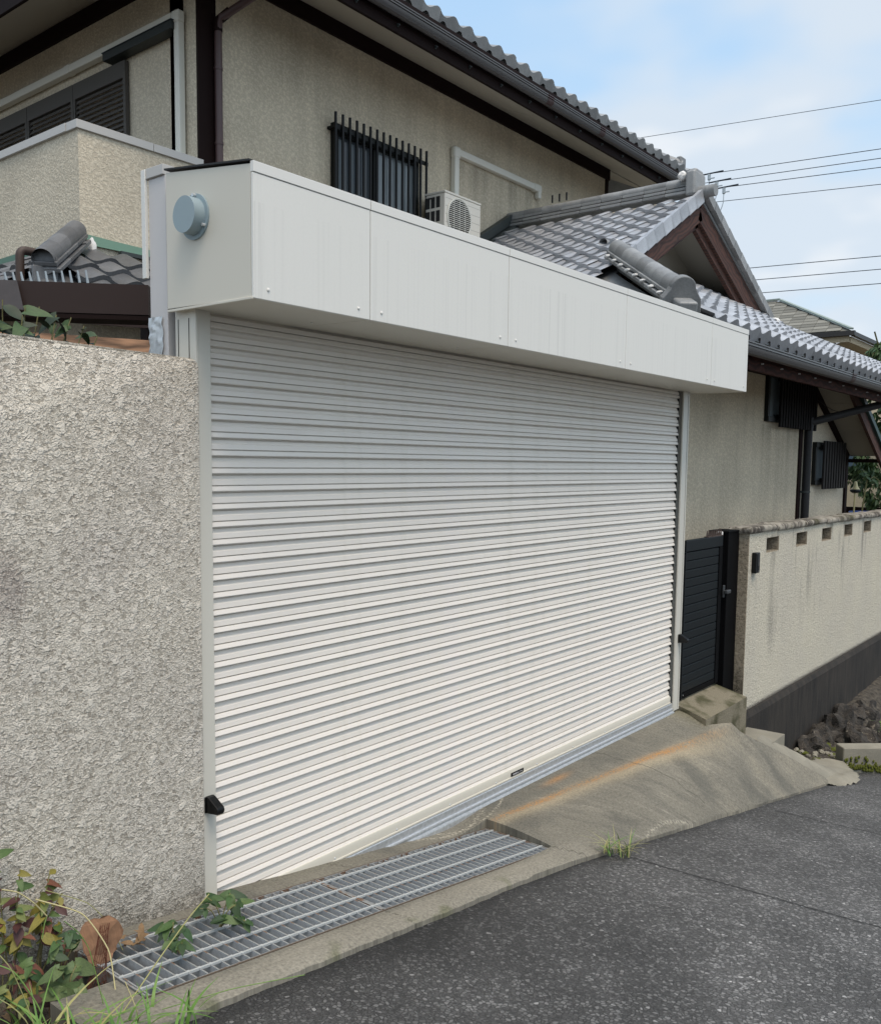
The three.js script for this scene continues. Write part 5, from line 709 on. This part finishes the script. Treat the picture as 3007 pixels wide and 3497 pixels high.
{
  const t = thing('stone_wall', 'low retaining wall of dark mossy stones at right edge, below the foundation', 'stone wall'), r = rng(5);
  for (let i = 0; i < 30; i++) { const row = i % 2, x = 8.75 + Math.floor(i / 2) * 0.36 + 0.18 * row + (r() - 0.5) * 0.08, z = row ? 0.50 + 0.02 * (x - 9) : 0.27, y = row ? yRoad(x) + 0.10 : Math.min(-1.02, yRoad(x) + 0.32) - 0.02; if (row && x < 9.2) continue; mesh('stone', lump(V(x, y, z), 0.19 + 0.06 * r(), row ? 0.17 : 0.13 + 0.06 * r(), 0.14, i + 1, 0.6), mat.stone[i % 3], t); }
  for (let i = 0; i < 6; i++) mesh('stone', lump(V(10 + i * 0.8, -1.25, 0.3), 0.45, 0.25, 0.15, i + 70, 0.3), mat.stone[1], t);
  rebase(t, 10.5, -1.4, 0.4);
  const k = thing('mossy_kerb', 'square concrete kerb block with yellow green moss on its side, at the right edge of the road', 'kerb'), a = V(8.44, 0, 0.60), d = V(0.66, 0, 0.75).normalize(), n = V(d.z, 0, -d.x);
  const g = bx(0, 2.4, -1.35, -0.852, -0.075, 0.075, 0.012); g.applyMatrix4(frame(d, V(0, 1, 0), d.clone().cross(V(0, 1, 0)), a)); mesh('block', metres(g), mat.concrete, k);
  const mg = []; const rm = rng(8); const side = d.clone().cross(V(0, 1, 0)); const sgn = side.z > 0 ? 1 : 1; for (let i = 0; i < 420; i++) { const u = 0.02 + rm() * 1.1, p = a.clone().addScaledVector(d, u).addScaledVector(side, 0.076 * (side.x * 0 + (side.z > 0 ? 1 : -1) * 1)); p.y = yRoad(p.x) + 0.0 + rm() * rm() * 0.13; const mk = new THREE.IcosahedronGeometry(0.013 + 0.012 * rm(), 1); mk.scale(1, 0.8, 0.45); mk.translate(p.x, p.y, p.z); mg.push(mk); } const mm = mesh('moss', mg, mat.mossGreen, k); mm.userData.kind = 'stuff';
  rebase(k, 9, -1.1, 1);
}
{ const g = [], r = rng(77); for (let i = 0; i < 60; i++) { const x = 7.35 + r() * 1.6, z = 0.2 + r() * 0.4; g.push(lump(V(x, yDirt(x, z) + 0.012, z), 0.03 * (0.4 + r()), 0.018, 0.025, i, 0.4)); } const o = single('rubble', g, mat.concrete, 'small stones and mortar crumbs on the dirt beside the dark foundation', 'rubble'); o.userData.kind = 'stuff';
  const g2 = [], r2 = rng(78); for (let i = 0; i < 50; i++) { const x = 7.3 + r2() * 2.2, z = 0.19 + r2() * 0.3; g2.push(lump(V(x, yDirt(x, z) + 0.006, z), 0.05 * (0.4 + r2()), 0.016, 0.04, i, 0.4)); } const o2 = single('ground_moss', g2, mat.mossGreen, 'clumps of green moss on the dirt beside the foundation', 'moss'); o2.userData.kind = 'stuff'; }
// ------------------------------------------------------------------ plants
function leafGeo(l, w, bend, shape = 0) {                                   // along +z from the stalk, up is +y; shape 0 oval, 1 heart
  const n = 6, P2 = []; for (let i = 0; i <= n; i++) { const v = i / n; let hw = shape ? Math.pow(1 - v, 0.8) * Math.pow(v + 0.08, 0.28) * 1.35 : Math.sin(Math.PI * Math.pow(v, 0.8)) ; hw = i === n ? 0 : Math.max(i === 0 ? 0.03 : 0, hw) * w / 2; P2.push([v, hw]); }
  const pos = [], uv = [], idx = []; P2.forEach(([v, hw], i) => { const y = -bend * v * v * l + 0.02 * l * Math.sin(v * 9), z = v * l; for (const s of [-1, 0, 1]) { pos.push(s * hw, y + (s ? 0.22 * hw : 0), z - (s && shape ? 0.12 * l * (1 - v) : 0)); uv.push(v, 0.5 + s * 0.5); } if (i < n) for (const k of [0, 1]) { const a = i * 3 + k; idx.push(a, a + 3, a + 1, a + 1, a + 3, a + 4); } });
  const g = new THREE.BufferGeometry(); g.setAttribute('position', new THREE.Float32BufferAttribute(pos, 3)); g.setAttribute('uv', new THREE.Float32BufferAttribute(uv, 2)); g.setIndex(idx); g.computeVertexNormals(); return g;
}
const leafV = [leafGeo(1, 0.72, 0.25, 1), leafGeo(1, 0.66, 0.45, 1), leafGeo(1, 0.55, 0.2, 0), leafGeo(1, 0.6, 0.5, 0)];
function putLeaf(t, p, dir, up, s, m, k) { const z = dir.clone().normalize(), x = up.clone().cross(z).normalize(), y = z.clone().cross(x), o = mesh('leaf', leafV[k], m, t); frame(x, y, z, p).decompose(o.position, o.quaternion, o.scale); o.scale.setScalar(s); return o; }
function weed(name, label, cat, base, stems, mats, seed, size, opt = {}) {   // stems: end points; leaves along each, turned to the light and the viewer
  const t = thing(name, label, cat), r = rng(seed), eye = V(-0.35, 0.75, 0.6).normalize();
  for (const e of stems) {
    const end = V(...e), b = V(...base).add(V((r() - 0.5) * 0.04, 0, (r() - 0.5) * 0.03)), midp = b.clone().lerp(end, 0.55).add(V((r() - 0.5) * 0.04, 0.03, (r() - 0.3) * 0.03)), c = new THREE.CatmullRomCurve3([b, midp, end]);
    mesh('stem', new THREE.TubeGeometry(c, 12, 0.0022, 5), mat.stem, t);
    const n = opt.n || 5; for (let i = 0; i < n; i++) { const u = opt.tip ? 0.7 + 0.3 * r() : 0.35 + 0.65 * (i + r()) / n, p = c.getPoint(Math.min(1, u)), a = r() * 6.283, d = V(Math.cos(a), (r() - 0.75) * 0.9, Math.sin(a) * 0.8 + 0.15), up = eye.clone().add(V((r() - 0.5) * 0.9, (r() - 0.5) * 0.9, (r() - 0.5) * 0.9)).normalize(); putLeaf(t, p, d, up, size * (0.6 + 0.65 * r()), mats[Math.floor(r() * mats.length)], Math.floor(r() * (opt.kinds || 4))); }
  }
  rebase(t, ...base); return t;
}
weed('wall_weed', 'half withered tall weed with red and yellow leaves at the left foot of rough wall', 'weed', [1.19, 0.07, 0.12], [[1.17, 0.50, 0.12], [1.24, 0.42, 0.11], [1.21, 0.36, 0.14], [1.15, 0.33, 0.15], [1.22, 0.25, 0.16]], leafAutumn, 3, 0.044, { n: 10 });
weed('wall_weed', 'tangled weed with dark red shoots and yellow green leaves, nearer the brown sheet', 'weed', [1.29, 0.08, 0.12], [[1.335, 0.37, 0.10], [1.30, 0.33, 0.11], [1.37, 0.30, 0.11], [1.28, 0.27, 0.15], [1.34, 0.22, 0.13]], leafAutumn, 8, 0.048, { n: 9 });
weed('wall_weed', 'low dark leaved weed in the shade at the bottom left corner', 'weed', [1.16, 0.04, 0.25], [[1.13, 0.24, 0.28], [1.19, 0.22, 0.27], [1.10, 0.19, 0.30], [1.21, 0.15, 0.24], [1.15, 0.14, 0.32]], leafAutumn.concat(leafGreen), 12, 0.045, { n: 9 });
weed('clover', 'clump of bright green clover like leaves by the rough wall, left of the brown sheet', 'clover', [1.32, 0.09, 0.19], [[1.30, 0.20, 0.20], [1.34, 0.215, 0.2], [1.37, 0.18, 0.21], [1.28, 0.17, 0.22]], leafGreen, 21, 0.036, { n: 8, tip: true });
weed('broad_weed', 'weed with big pale green heart shaped leaves behind the kerb end', 'weed', [1.27, 0.06, 0.30], [[1.23, 0.20, 0.34], [1.30, 0.17, 0.31], [1.22, 0.14, 0.36], [1.28, 0.13, 0.36], [1.33, 0.15, 0.29]], leafPale, 33, 0.075, { n: 4, tip: true, kinds: 2 });
weed('grating_weed', 'small dark green weed growing up through the left grating', 'weed', [1.64, 0.05, 0.31], [[1.63, 0.135, 0.25], [1.68, 0.12, 0.29], [1.60, 0.12, 0.33], [1.61, 0.13, 0.39], [1.66, 0.14, 0.27]], leafGreen, 41, 0.045, { n: 6, tip: true });
weed('grating_weed', 'bigger dark green weed over the left grating at the foot of the shutter rail', 'weed', [1.87, 0.02, 0.24], [[1.80, 0.115, 0.22], [1.86, 0.12, 0.18], [1.93, 0.12, 0.22], [1.84, 0.09, 0.31], [1.89, 0.08, 0.36], [1.95, 0.10, 0.27]], leafGreen, 47, 0.05, { n: 7, tip: true });
{ // dry leaves caught on the grating
  const t = thing('dry_leaves', 'curled dry brown leaves lying on the left grating beside the brown sheet', 'dry leaves'), r = rng(61); for (let i = 0; i < 15; i++) { const p = V(1.50 + r() * 0.11, 0.10 + r() * 0.02, 0.18 + r() * 0.08), o = putLeaf(t, p, V(r() - 0.5, r() * 0.6, r() - 0.5), V(r() - 0.5, 1, r() - 0.3).normalize(), 0.022 + 0.018 * r(), mat.dryLeaf, 1 + 2 * (i % 2)); } rebase(t, 1.53, 0.1, 0.23);
  const t2 = thing('dry_leaves', 'withered brown leaves on the soil at the bottom left, below the weeds', 'dry leaves'); for (let i = 0; i < 26; i++) { const x = 1.0 + r() * 0.36, z = 0.12 + r() * 0.4; putLeaf(t2, V(x, 0.05 + r() * 0.05, z), V(r() - 0.5, (r() - 0.5) * 0.4, r() - 0.5), V(r() - 0.5, 1.2, r() - 0.2).normalize(), 0.03 + 0.03 * r(), i % 3 ? mat.dryLeaf : leafAutumn[2], 1 + 2 * (i % 2)); } rebase(t2, 1.15, 0.05, 0.3);
}
{ // torn brown sheet with rusty netting
  const s = new THREE.Shape(), r = rng(70); for (let i = 0; i <= 28; i++) { const a = i / 28 * 6.2832, q = 0.062 * (1 + 0.10 * Math.sin(3 * a + 1) + 0.07 * Math.sin(2 * a) + 0.11 * (r() - 0.5)) , x = q * Math.cos(a) * 0.98, y = q * Math.sin(a) * 1.12; i ? s.lineTo(x, y) : s.moveTo(x, y); }
  const g = new THREE.ExtrudeGeometry(s, { depth: 0.003, bevelEnabled: false, curveSegments: 4 }); const a = g.attributes.position; for (let i = 0; i < a.count; i++) a.setZ(i, a.getZ(i) + 5.5 * Math.pow(a.getX(i) * 0.9 + a.getY(i) * 0.3, 2) + 0.008 * perlin(a.getX(i) * 60, a.getY(i) * 60, 99, 2)); g.computeVertexNormals();
  g.rotateZ(0.25); g.rotateX(-0.45); g.rotateY(-0.5); g.translate(1.435, 0.158, 0.215); single('brown_sheet', metres(g), mat.card, 'torn piece of brown sheet standing against the grating, behind rusty netting', 'sheet');
  const N = [], P0 = (u, v) => { const top = V(1.43, 0.215, 0.245), bot = V(1.36, 0.02, 0.34), left = V(-0.14 * v, -0.015 * v, 0.05 * v); return top.clone().lerp(bot, v).add(left.multiplyScalar(u * 1.0)).add(V(0.012 * Math.sin(u * 7 + v * 3), 0.01 * Math.sin(v * 8 + u * 4), 0.012 * Math.sin(u * 5))); };
  for (let i = 0; i <= 13; i++) { N.push(tube([0, 0.25, 0.5, 0.75, 1].map(v => P0(i / 13 - 0.15, v)), 0.0008, 12, 4)); } for (let j = 1; j <= 12; j++) N.push(tube([0, 0.25, 0.5, 0.75, 1].map(u => P0(u - 0.15, j / 12 + 0.03 * Math.sin(u * 9 + j))), 0.0007, 12, 4));
  const n = single('netting', N, mat.net, 'rusty brown plastic netting hanging from the torn brown sheet', 'netting');
}
function blade(p, d, h, w, bend) { const n = 7, pos = [], idx = [], side = V(-d.z, 0, d.x).normalize(); for (let i = 0; i <= n; i++) { const v = i / n, c = p.clone().addScaledVector(d, bend * v * v * h).add(V(0, h * v * (1 - 0.45 * bend * v), 0)), hw = w * (1 - v * v) / 2 + 0.0003; const a = c.clone().addScaledVector(side, hw), b = c.clone().addScaledVector(side, -hw); pos.push(a.x, a.y, a.z, b.x, b.y, b.z); if (i < n) idx.push(2 * i, 2 * i + 1, 2 * i + 2, 2 * i + 1, 2 * i + 3, 2 * i + 2); } const g = new THREE.BufferGeometry(); g.setAttribute('position', new THREE.Float32BufferAttribute(pos, 3)); g.setIndex(idx); g.computeVertexNormals(); return metres(g); }
function tuft(name, label, cx, cz, y, n, rad, h, w, mats, seed, stuff, mirror) { const r = rng(seed), sets = mats.map(() => []); for (let i = 0; i < n; i++) { const a = r() * 6.283, q = Math.sqrt(r()) * rad, b = r() * 6.283; sets[Math.floor(r() * mats.length)].push(blade(V(cx + q * Math.cos(a) * (mirror || 1), typeof y === 'function' ? y(cx + q * Math.cos(a) * (mirror || 1), cz + q * Math.sin(a)) : y, cz + q * Math.sin(a)), V(Math.cos(b), 0, Math.sin(b)), h * (0.4 + 0.8 * r()), w * (0.6 + 0.8 * r()), 0.35 + 0.9 * r())); } const t = thing(name, label, 'grass'); sets.forEach((s, i) => { if (s.length) { const m = mesh('blades', s, mats[i], t); m.userData.kind = 'stuff'; } }); rebase(t, cx, typeof y === 'function' ? y(cx, cz) : y, cz); return t; }
tuft('grass_tuft', 'fresh green grass spilling over the kerb end at the bottom left', 1.24, 0.66, (x, z) => 0.09, 70, 0.16, 0.16, 0.009, [grassMat[0], grassMat[1], grassMat[0]], 5, true, 1.25);
tuft('grass_tuft', 'green grass at the bottom left corner, in front of the shaded soil', 1.03, 0.52, (x, z) => 0.06, 70, 0.15, 0.22, 0.010, grassMat, 6, true);
tuft('grass_tuft', 'small green and straw coloured tuft growing from the joint between driveway and road', 3.90, 0.725, (x, z) => yRoad(x) - 0.01, 46, 0.07, 0.14, 0.005, [grassMat[0], grassMat[2], grassMat[2]], 9);
{ // long thin grass stalks arching over the corner
  const t = thing('grass_stalks', 'long thin straw coloured grass stalks arching over the weeds and grating at lower left', 'grass');
  const A = [[[1.36, 0.09, 0.42], [1.375, 0.20, 0.36], [1.33, 0.31, 0.30], [1.21, 0.39, 0.26]], [[1.50, 0.10, 0.23], [1.471, 0.19, 0.2], [1.40, 0.285, 0.2], [1.27, 0.375, 0.2]], [[1.29, 0.12, 0.47], [1.264, 0.281, 0.45], [1.232, 0.348, 0.45], [1.193, 0.396, 0.45]], [[1.247, 0.321, 0.25], [1.21, 0.375, 0.25], [1.165, 0.424, 0.25], [1.12, 0.45, 0.25]], [[1.247, 0.321, 0.25], [1.236, 0.30, 0.255], [1.226, 0.265, 0.26]], [[1.10, 0.06, 0.52], [1.06, 0.24, 0.5], [1.02, 0.36, 0.5], [0.98, 0.43, 0.48]], [[1.13, 0.05, 0.55], [1.09, 0.22, 0.5], [1.04, 0.33, 0.48], [0.99, 0.37, 0.45]], [[1.32, 0.10, 0.60], [1.30, 0.16, 0.62], [1.28, 0.24, 0.6]], [[1.38, 0.12, 0.62], [1.55, 0.14, 0.72], [1.75, 0.12, 0.80]], [[1.30, 0.12, 0.55], [1.50, 0.17, 0.45], [1.66, 0.19, 0.36], [1.78, 0.20, 0.3]]];
  A.forEach((p, i) => mesh('stalk', tube(p.map(q => V(...q)), i % 3 ? 0.0014 : 0.0021, 28, 5), i % 4 === 3 || i === 0 ? mat.straw : i % 2 ? grassMat[2] : grassMat[1], t)); rebase(t, 1.3, 0.08, 0.45);
}
{ const t = thing('fern', 'bright green fern growing from the dark stones at the right edge', 'fern'), r = rng(15); for (let i = 0; i < 17; i++) { const a = -2.6 + r() * 3.4, b = V(10.05, -1.02, 0.47), d = V(Math.cos(a) * 0.8, -0.25 + r() * 0.55, 0.35 + Math.abs(Math.sin(a)) * 0.5).normalize(), L = 0.18 + 0.16 * r(), G = []; for (let j = 2; j < 14; j++) for (const s of [-1, 1]) { const v = j / 14, p = b.clone().addScaledVector(d, L * v).add(V(0, -0.10 * v * v, 0)), sd = V(-d.z, 0.1, d.x).normalize().multiplyScalar(s), e = p.clone().addScaledVector(sd, 0.045 * (1 - v) + 0.006).addScaledVector(d, 0.02), w = d.clone().multiplyScalar(0.008); G.push(tri([p.clone().sub(w), e, p.clone().add(w)])); } mesh('frond', G, grassMat[i % 2], t); } rebase(t, 10.05, -1.05, 0.45); }
weed('camellia', 'dark glossy leaved shrub peeping over the rough wall under the brown beam', 'shrub', [1.48, 1.2, -0.42], [[1.44, 2.17, -0.30], [1.52, 2.16, -0.31], [1.58, 2.17, -0.33], [1.64, 2.15, -0.33], [1.70, 2.15, -0.34], [1.76, 2.13, -0.36], [1.40, 2.15, -0.29], [1.81, 2.10, -0.36], [1.48, 2.12, -0.25], [1.60, 2.11, -0.27]], [leafMat(0.02, 0.04, 0.014), leafMat(0.045, 0.09, 0.022), leafMat(0.03, 0.065, 0.018), leafMat(0.018, 0.035, 0.012)], 52, 0.075, { n: 7, tip: true, kinds: 4 });

// ------------------------------------------------------------------ beyond the garden: tree, stake, tub, fence, neighbours
{
  const t = thing('garden_tree', 'leafy green garden tree at the right edge beyond the pale wall', 'tree'), r = rng(91);
  mesh('trunk', [tube([V(18.6, -0.2, -1.3), V(18.55, 0.8, -1.32), V(18.6, 1.9, -1.3), V(18.7, 3.4, -1.2)], 0.055, 20, 8), tube([V(18.6, 0.9, -1.3), V(17.9, 1.3, -1.3), V(17.2, 1.5, -1.35)], 0.018, 14, 6), tube([V(18.6, 1.6, -1.3), V(18.2, 2.1, -1.3), V(17.8, 2.5, -1.3)], 0.02, 14, 6), tube([V(18.6, 2.6, -1.25), V(18.1, 3.3, -1.3), V(17.5, 3.8, -1.35), V(17.15, 4.02, -1.35)], 0.014, 14, 6)], mat.stem, t);
  const sets = [[], [], []], C = [[17.3, 1.5, -1.35, 0.42], [18.0, 1.85, -1.3, 0.5], [17.95, 2.45, -1.3, 0.5], [18.3, 1.2, -1.3, 0.5], [17.35, 1.12, -1.3, 0.22], [16.8, 1.68, -1.3, 0.2], [18.5, 3.0, -1.2, 0.5], [17.55, 3.75, -1.35, 0.22]];
  for (const [cx, cy, cz, R] of C) for (let i = 0; i < 190 * R / 0.6; i++) { const a = r() * 6.283, b = Math.acos(2 * r() - 1), q = R * Math.cbrt(r()) , p = V(cx + q * Math.sin(b) * Math.cos(a), cy + 0.8 * q * Math.cos(b), cz + q * Math.sin(b) * Math.sin(a)); if (noise3(p.x * 2.2, p.y * 2.2, p.z * 2.2) < -0.12) continue; const dir = V(r() - 0.5, -0.35 - 0.4 * r(), r() - 0.5).normalize(); for (let f = -1; f <= 1; f++) { const g = leafV[2].clone(), z = dir.clone().add(V(0.6 * f, 0.1, 0.35 * f)).normalize(), x = V(0.2, 1, 0.3).normalize().cross(z).normalize(), y = z.clone().cross(x); const s = 0.10 + 0.06 * r(); g.scale(s * 0.62, s, s); g.applyMatrix4(frame(x, y, z, p)); sets[Math.floor(r() * 3)].push(g); } }
  sets.forEach((s, i) => mesh('crown', s, [leafGreen[0], leafGreen[1], leafGreen[2]][i], t)); rebase(t, 18.6, -0.2, -1.3);
}
{
  const t = thing('garden_sapling', 'thin sapling with a bent stem and few leaves behind the pale wall', 'sapling'), r = rng(17); mesh('stem', tube([V(16.28, 0.2, -1.2), V(16.32, 0.93, -1.2), V(16.46, 1.3, -1.2), V(16.54, 1.46, -1.2)], 0.013, 20, 8), mat.stem, t); mesh('branch', [tube([V(16.54, 1.46, -1.2), V(16.3, 1.58, -1.18), V(15.95, 1.64, -1.16)], 0.009, 12, 5), tube([V(16.5, 1.4, -1.2), V(16.75, 1.5, -1.15), V(17.0, 1.42, -1.1)], 0.008, 12, 5)], mat.stem, t);
  for (let i = 0; i < 34; i++) { const u = r(), p = i % 3 ? V(16.54 - 0.62 * u, 1.48 + 0.16 * u, -1.18) : V(16.5 + 0.5 * u, 1.44 + 0.04 * u - 0.1 * u * u, -1.15); putLeaf(t, p, V(r() - 0.6, -0.5 * r(), r() - 0.3), V(-0.4, 0.6, 0.5).normalize(), 0.07 + 0.04 * r(), leafGreen[i % 3], 2); } rebase(t, 16.28, 0.2, -1.2);
  const o = thing('garden_stake', 'thin garden stake topped by a pale cone over a dark speckled cup', 'ornament'); mesh('pole', cyl(V(15.78, 0.2, -1.2), V(15.79, 1.26, -1.2), 0.013), mat.straw, o);
  const L = new THREE.LatheGeometry([[0.0, 0.0], [0.06, 0.0], [0.105, 0.03], [0.11, 0.06], [0.08, 0.075], [0, 0.075]].map(p => new THREE.Vector2(...p)), 20); L.scale(0.75, 0.8, 0.75); L.translate(15.81, 1.24, -1.2); mesh('cup', L, mat.dark, o);
  const K = new THREE.LatheGeometry([[0.095, 0.0], [0.075, 0.03], [0.045, 0.08], [0.032, 0.14], [0.028, 0.165], [0, 0.175]].map(p => new THREE.Vector2(...p)), 20); K.scale(0.75, 0.85, 0.75); K.rotateZ(0.12); K.translate(15.83, 1.285, -1.2); mesh('cone', K, M(null, 0.62, 0.56, 0.32, 0.6), o); rebase(o, 15.78, 0.2, -1.2);
  const b = thing('blue_tub', 'blue plastic tub just showing over the mossy coping at right', 'tub'); const B = new THREE.LatheGeometry([[0.0, 0.25], [0.26, 0.25], [0.31, 0.86], [0.335, 0.87], [0.33, 0.905], [0.30, 0.90], [0.27, 0.3], [0, 0.3]].map(p => new THREE.Vector2(...p)), 28); B.translate(16.62, 0, -1.15); mesh('tub_wall', B, mat.blue, b); rebase(b, 16.62, 0.25, -1.15);
}
{
  const t = thing('dark_fence', 'dark brown fence with thin pickets beyond the garden', 'fence'); mesh('rail', [bx(18, 18.06, 0.80, 0.92, -4, 1.5), bx(18, 18.06, 0.2, 0.28, -4, 1.5)], mat.brown, t); mesh('panel', bx(18.05, 18.09, 0.2, 0.8, -2.02, 1.5), mat.brown, t);
  for (let i = 0; i < 14; i++) mesh('picket', bx(18.0, 18.03, 0.28, 0.8, -3.2 + i * 0.085, -3.2 + i * 0.085 + 0.035), mat.spike, t); rebase(t, 18, 0.2, -1.2);
}
{
  const t = thing('cream_house', 'cream rendered neighbouring house with a dark framed window, seen under the far gable', 'house'); mesh('wall', bx(20.6, 27, -1, 2.45, -10, 1.2), mat.cream, t); mesh('roof', bx(20.4, 27.2, 2.45, 2.6, -10.2, 1.4), mat.darkGutter, t);
  const w = mesh('window', [bx(20.54, 20.62, 1.60, 1.68, -3.6, -2.24), bx(20.54, 20.62, 2.3, 2.36, -3.6, -2.24), bx(20.54, 20.62, 1.68, 2.3, -2.32, -2.24), bx(20.56, 20.62, 1.68, 2.3, -2.9, -2.86)], mat.darkGutter, t); mesh('pane', bx(20.57, 20.61, 1.68, 2.3, -3.6, -2.32), mat.winBlue, w); rebase(t, 24, -1, -4);
}
{ // house with the slate roof: hip corner towards the road
  const t = thing('slate_roof_house', 'house with a hipped grey slate roof and cream walls behind the tiled wing', 'house'), E = V(28, 5.62, -4.54), A = V(30.2, 7.05, -7.35), B = V(28, 5.62, -12), F = V(36, 5.6, -4.54), G = V(33, 7.05, -7.35);
  mesh('wall', bx(28.7, 36, -1, 5.4, -12, -5.2), mat.cream, t); mesh('roof_deck', [slab([E, A, V(30.2, 7.05, -12), B], V(0, -1, 0), 0.05), slab([E, F, G, A], V(0, -1, 0), 0.05)], mat.slate[2], t);
  const nr = 13, e1 = B.clone().sub(E).normalize(), up = V(A.x - E.x, A.y - E.y, 0), nrm = V(-up.y, up.x, 0).normalize(), r = rng(44);
  for (let j = 0; j < nr; j++) { const v0 = j / nr, v1 = (j + 1.12) / nr, z0 = mix(E.z, A.z, v0); for (let k = 0; k < 9; k++) { const za = z0 - 0.08 - k * 0.42 - (j % 2) * 0.2 + 0.2, zb = za - 0.41; if (za > z0) continue; const off = nrm.clone().multiplyScalar(0.02), P1 = E.clone().addScaledVector(up, v0).add(off), P2 = E.clone().addScaledVector(up, Math.min(1, v1)).add(nrm.clone().multiplyScalar(0.008)); mesh('slate', slab([V(P1.x, P1.y, za), V(P1.x, P1.y, zb), V(P2.x, P2.y, zb), V(P2.x, P2.y, za)], nrm, 0.012), mat.slate[Math.floor(r() * 4)], t); } }
  mesh('hip_cap', [beam(E.clone().add(V(0, 0.05, 0)), A.clone().add(V(0, 0.05, 0)), 0.14, 0.05), beam(A.clone().add(V(0, 0.06, 0)), V(30.2, 7.11, -12), 0.14, 0.05)], mat.ridgeMetal, t);
  mesh('gutter', [bx(27.88, 28.02, 5.47, 5.60, -12, -4.42), bx(28.02, 36, 5.46, 5.58, -4.55, -4.43)], mat.darkGutter, t); mesh('fascia_board', [bx(28.02, 28.08, 5.30, 5.47, -12, -4.6), bx(28.08, 36, 5.28, 5.46, -4.62, -4.56)], mat.cream, t); mesh('soffit', slab([V(28.05, 5.32, -4.6), V(36, 5.32, -4.6), V(36, 5.32, -5.25), V(28.7, 5.32, -5.25)], V(0, 1, 0), 0.02), mat.cream, t);
  rebase(t, 32, -1, -8);
}
{ // overhead lines
  const W = [['topmost single thin', [34, 14.764, -14.635], [34, 14.123, -5.517], 0.010], ['uppermost of the four close', [34, 12.838, -12.12], [34, 12.501, -5.434], 0.013], ['second of the four close', [34, 12.503, -11.906], [34, 12.189, -5.419], 0.013], ['third of the four close', [34, 12.25, -11.838], [34, 11.887, -5.403], 0.013], ['lowest of the four close', [34, 11.711, -11.234], [34, 11.32, -5.374], 0.012], ['uppermost of the three lower', [34, 9.075, -9.984], [34, 8.911, -5.251], 0.014], ['middle of the three lower', [34, 8.613, -9.721], [34, 8.466, -5.228], 0.014], ['lowest of the three lower', [34, 8.112, -9.458], [34, 7.981, -5.204], 0.014]];
  W.forEach(([w, a, b, r], i) => {
    const A = V(...a), B = V(...b), d = B.clone().sub(A), t = thing('power_line', i ? `${w} overhead wires crossing the sky at right` : 'single overhead wire crossing the sky highest of all at right', 'overhead wire', 'overhead wires against the sky');
    const p = [A.clone().addScaledVector(d, -1.6), A, B, B.clone().addScaledVector(d, 2)]; mesh('wire', poly(p, r, 6), mat.wire, t);
    if (i > 0 && i < 4) { const q = [[34, 12.75, -11.506], [34, 12.44, -11.195], [34, 12.09, -10.906]][i - 1], e = [[34, 11.62, -11.45], [34, 11.35, -10.98], [34, 11.5, -10.95]][i - 1], Q = V(...q), Z = A.clone().addScaledVector(d, (q[2] - A.z) / d.z); mesh('wire_sleeve', cyl(Z.clone().add(V(0, 0, -0.3)), Z.clone().add(V(0, 0.01, 0.55)), 0.028), mat.wire, t); mesh('connector', [bx(33.95, 34.05, Z.y - 0.24, Z.y - 0.02, Z.z - 0.05, Z.z + 0.05, 0.02), bx(33.98, 34.02, Z.y - 0.2, Z.y - 0.17, Z.z, Z.z + 0.22)], mat.spike, t); mesh('drop_cable', tube([Z.clone().add(V(0, -0.2, 0)), Z.clone().add(V(0, -0.6, -0.02)), V(34, Z.y - 1.0, Z.z - 0.2), V(34, 11.55, -11.55 + 0.05 * i)], 0.016, 24, 5), mat.spike, t); }
  });
}
scene.environmentIntensity = 1;
renderer.render(scene, camera);
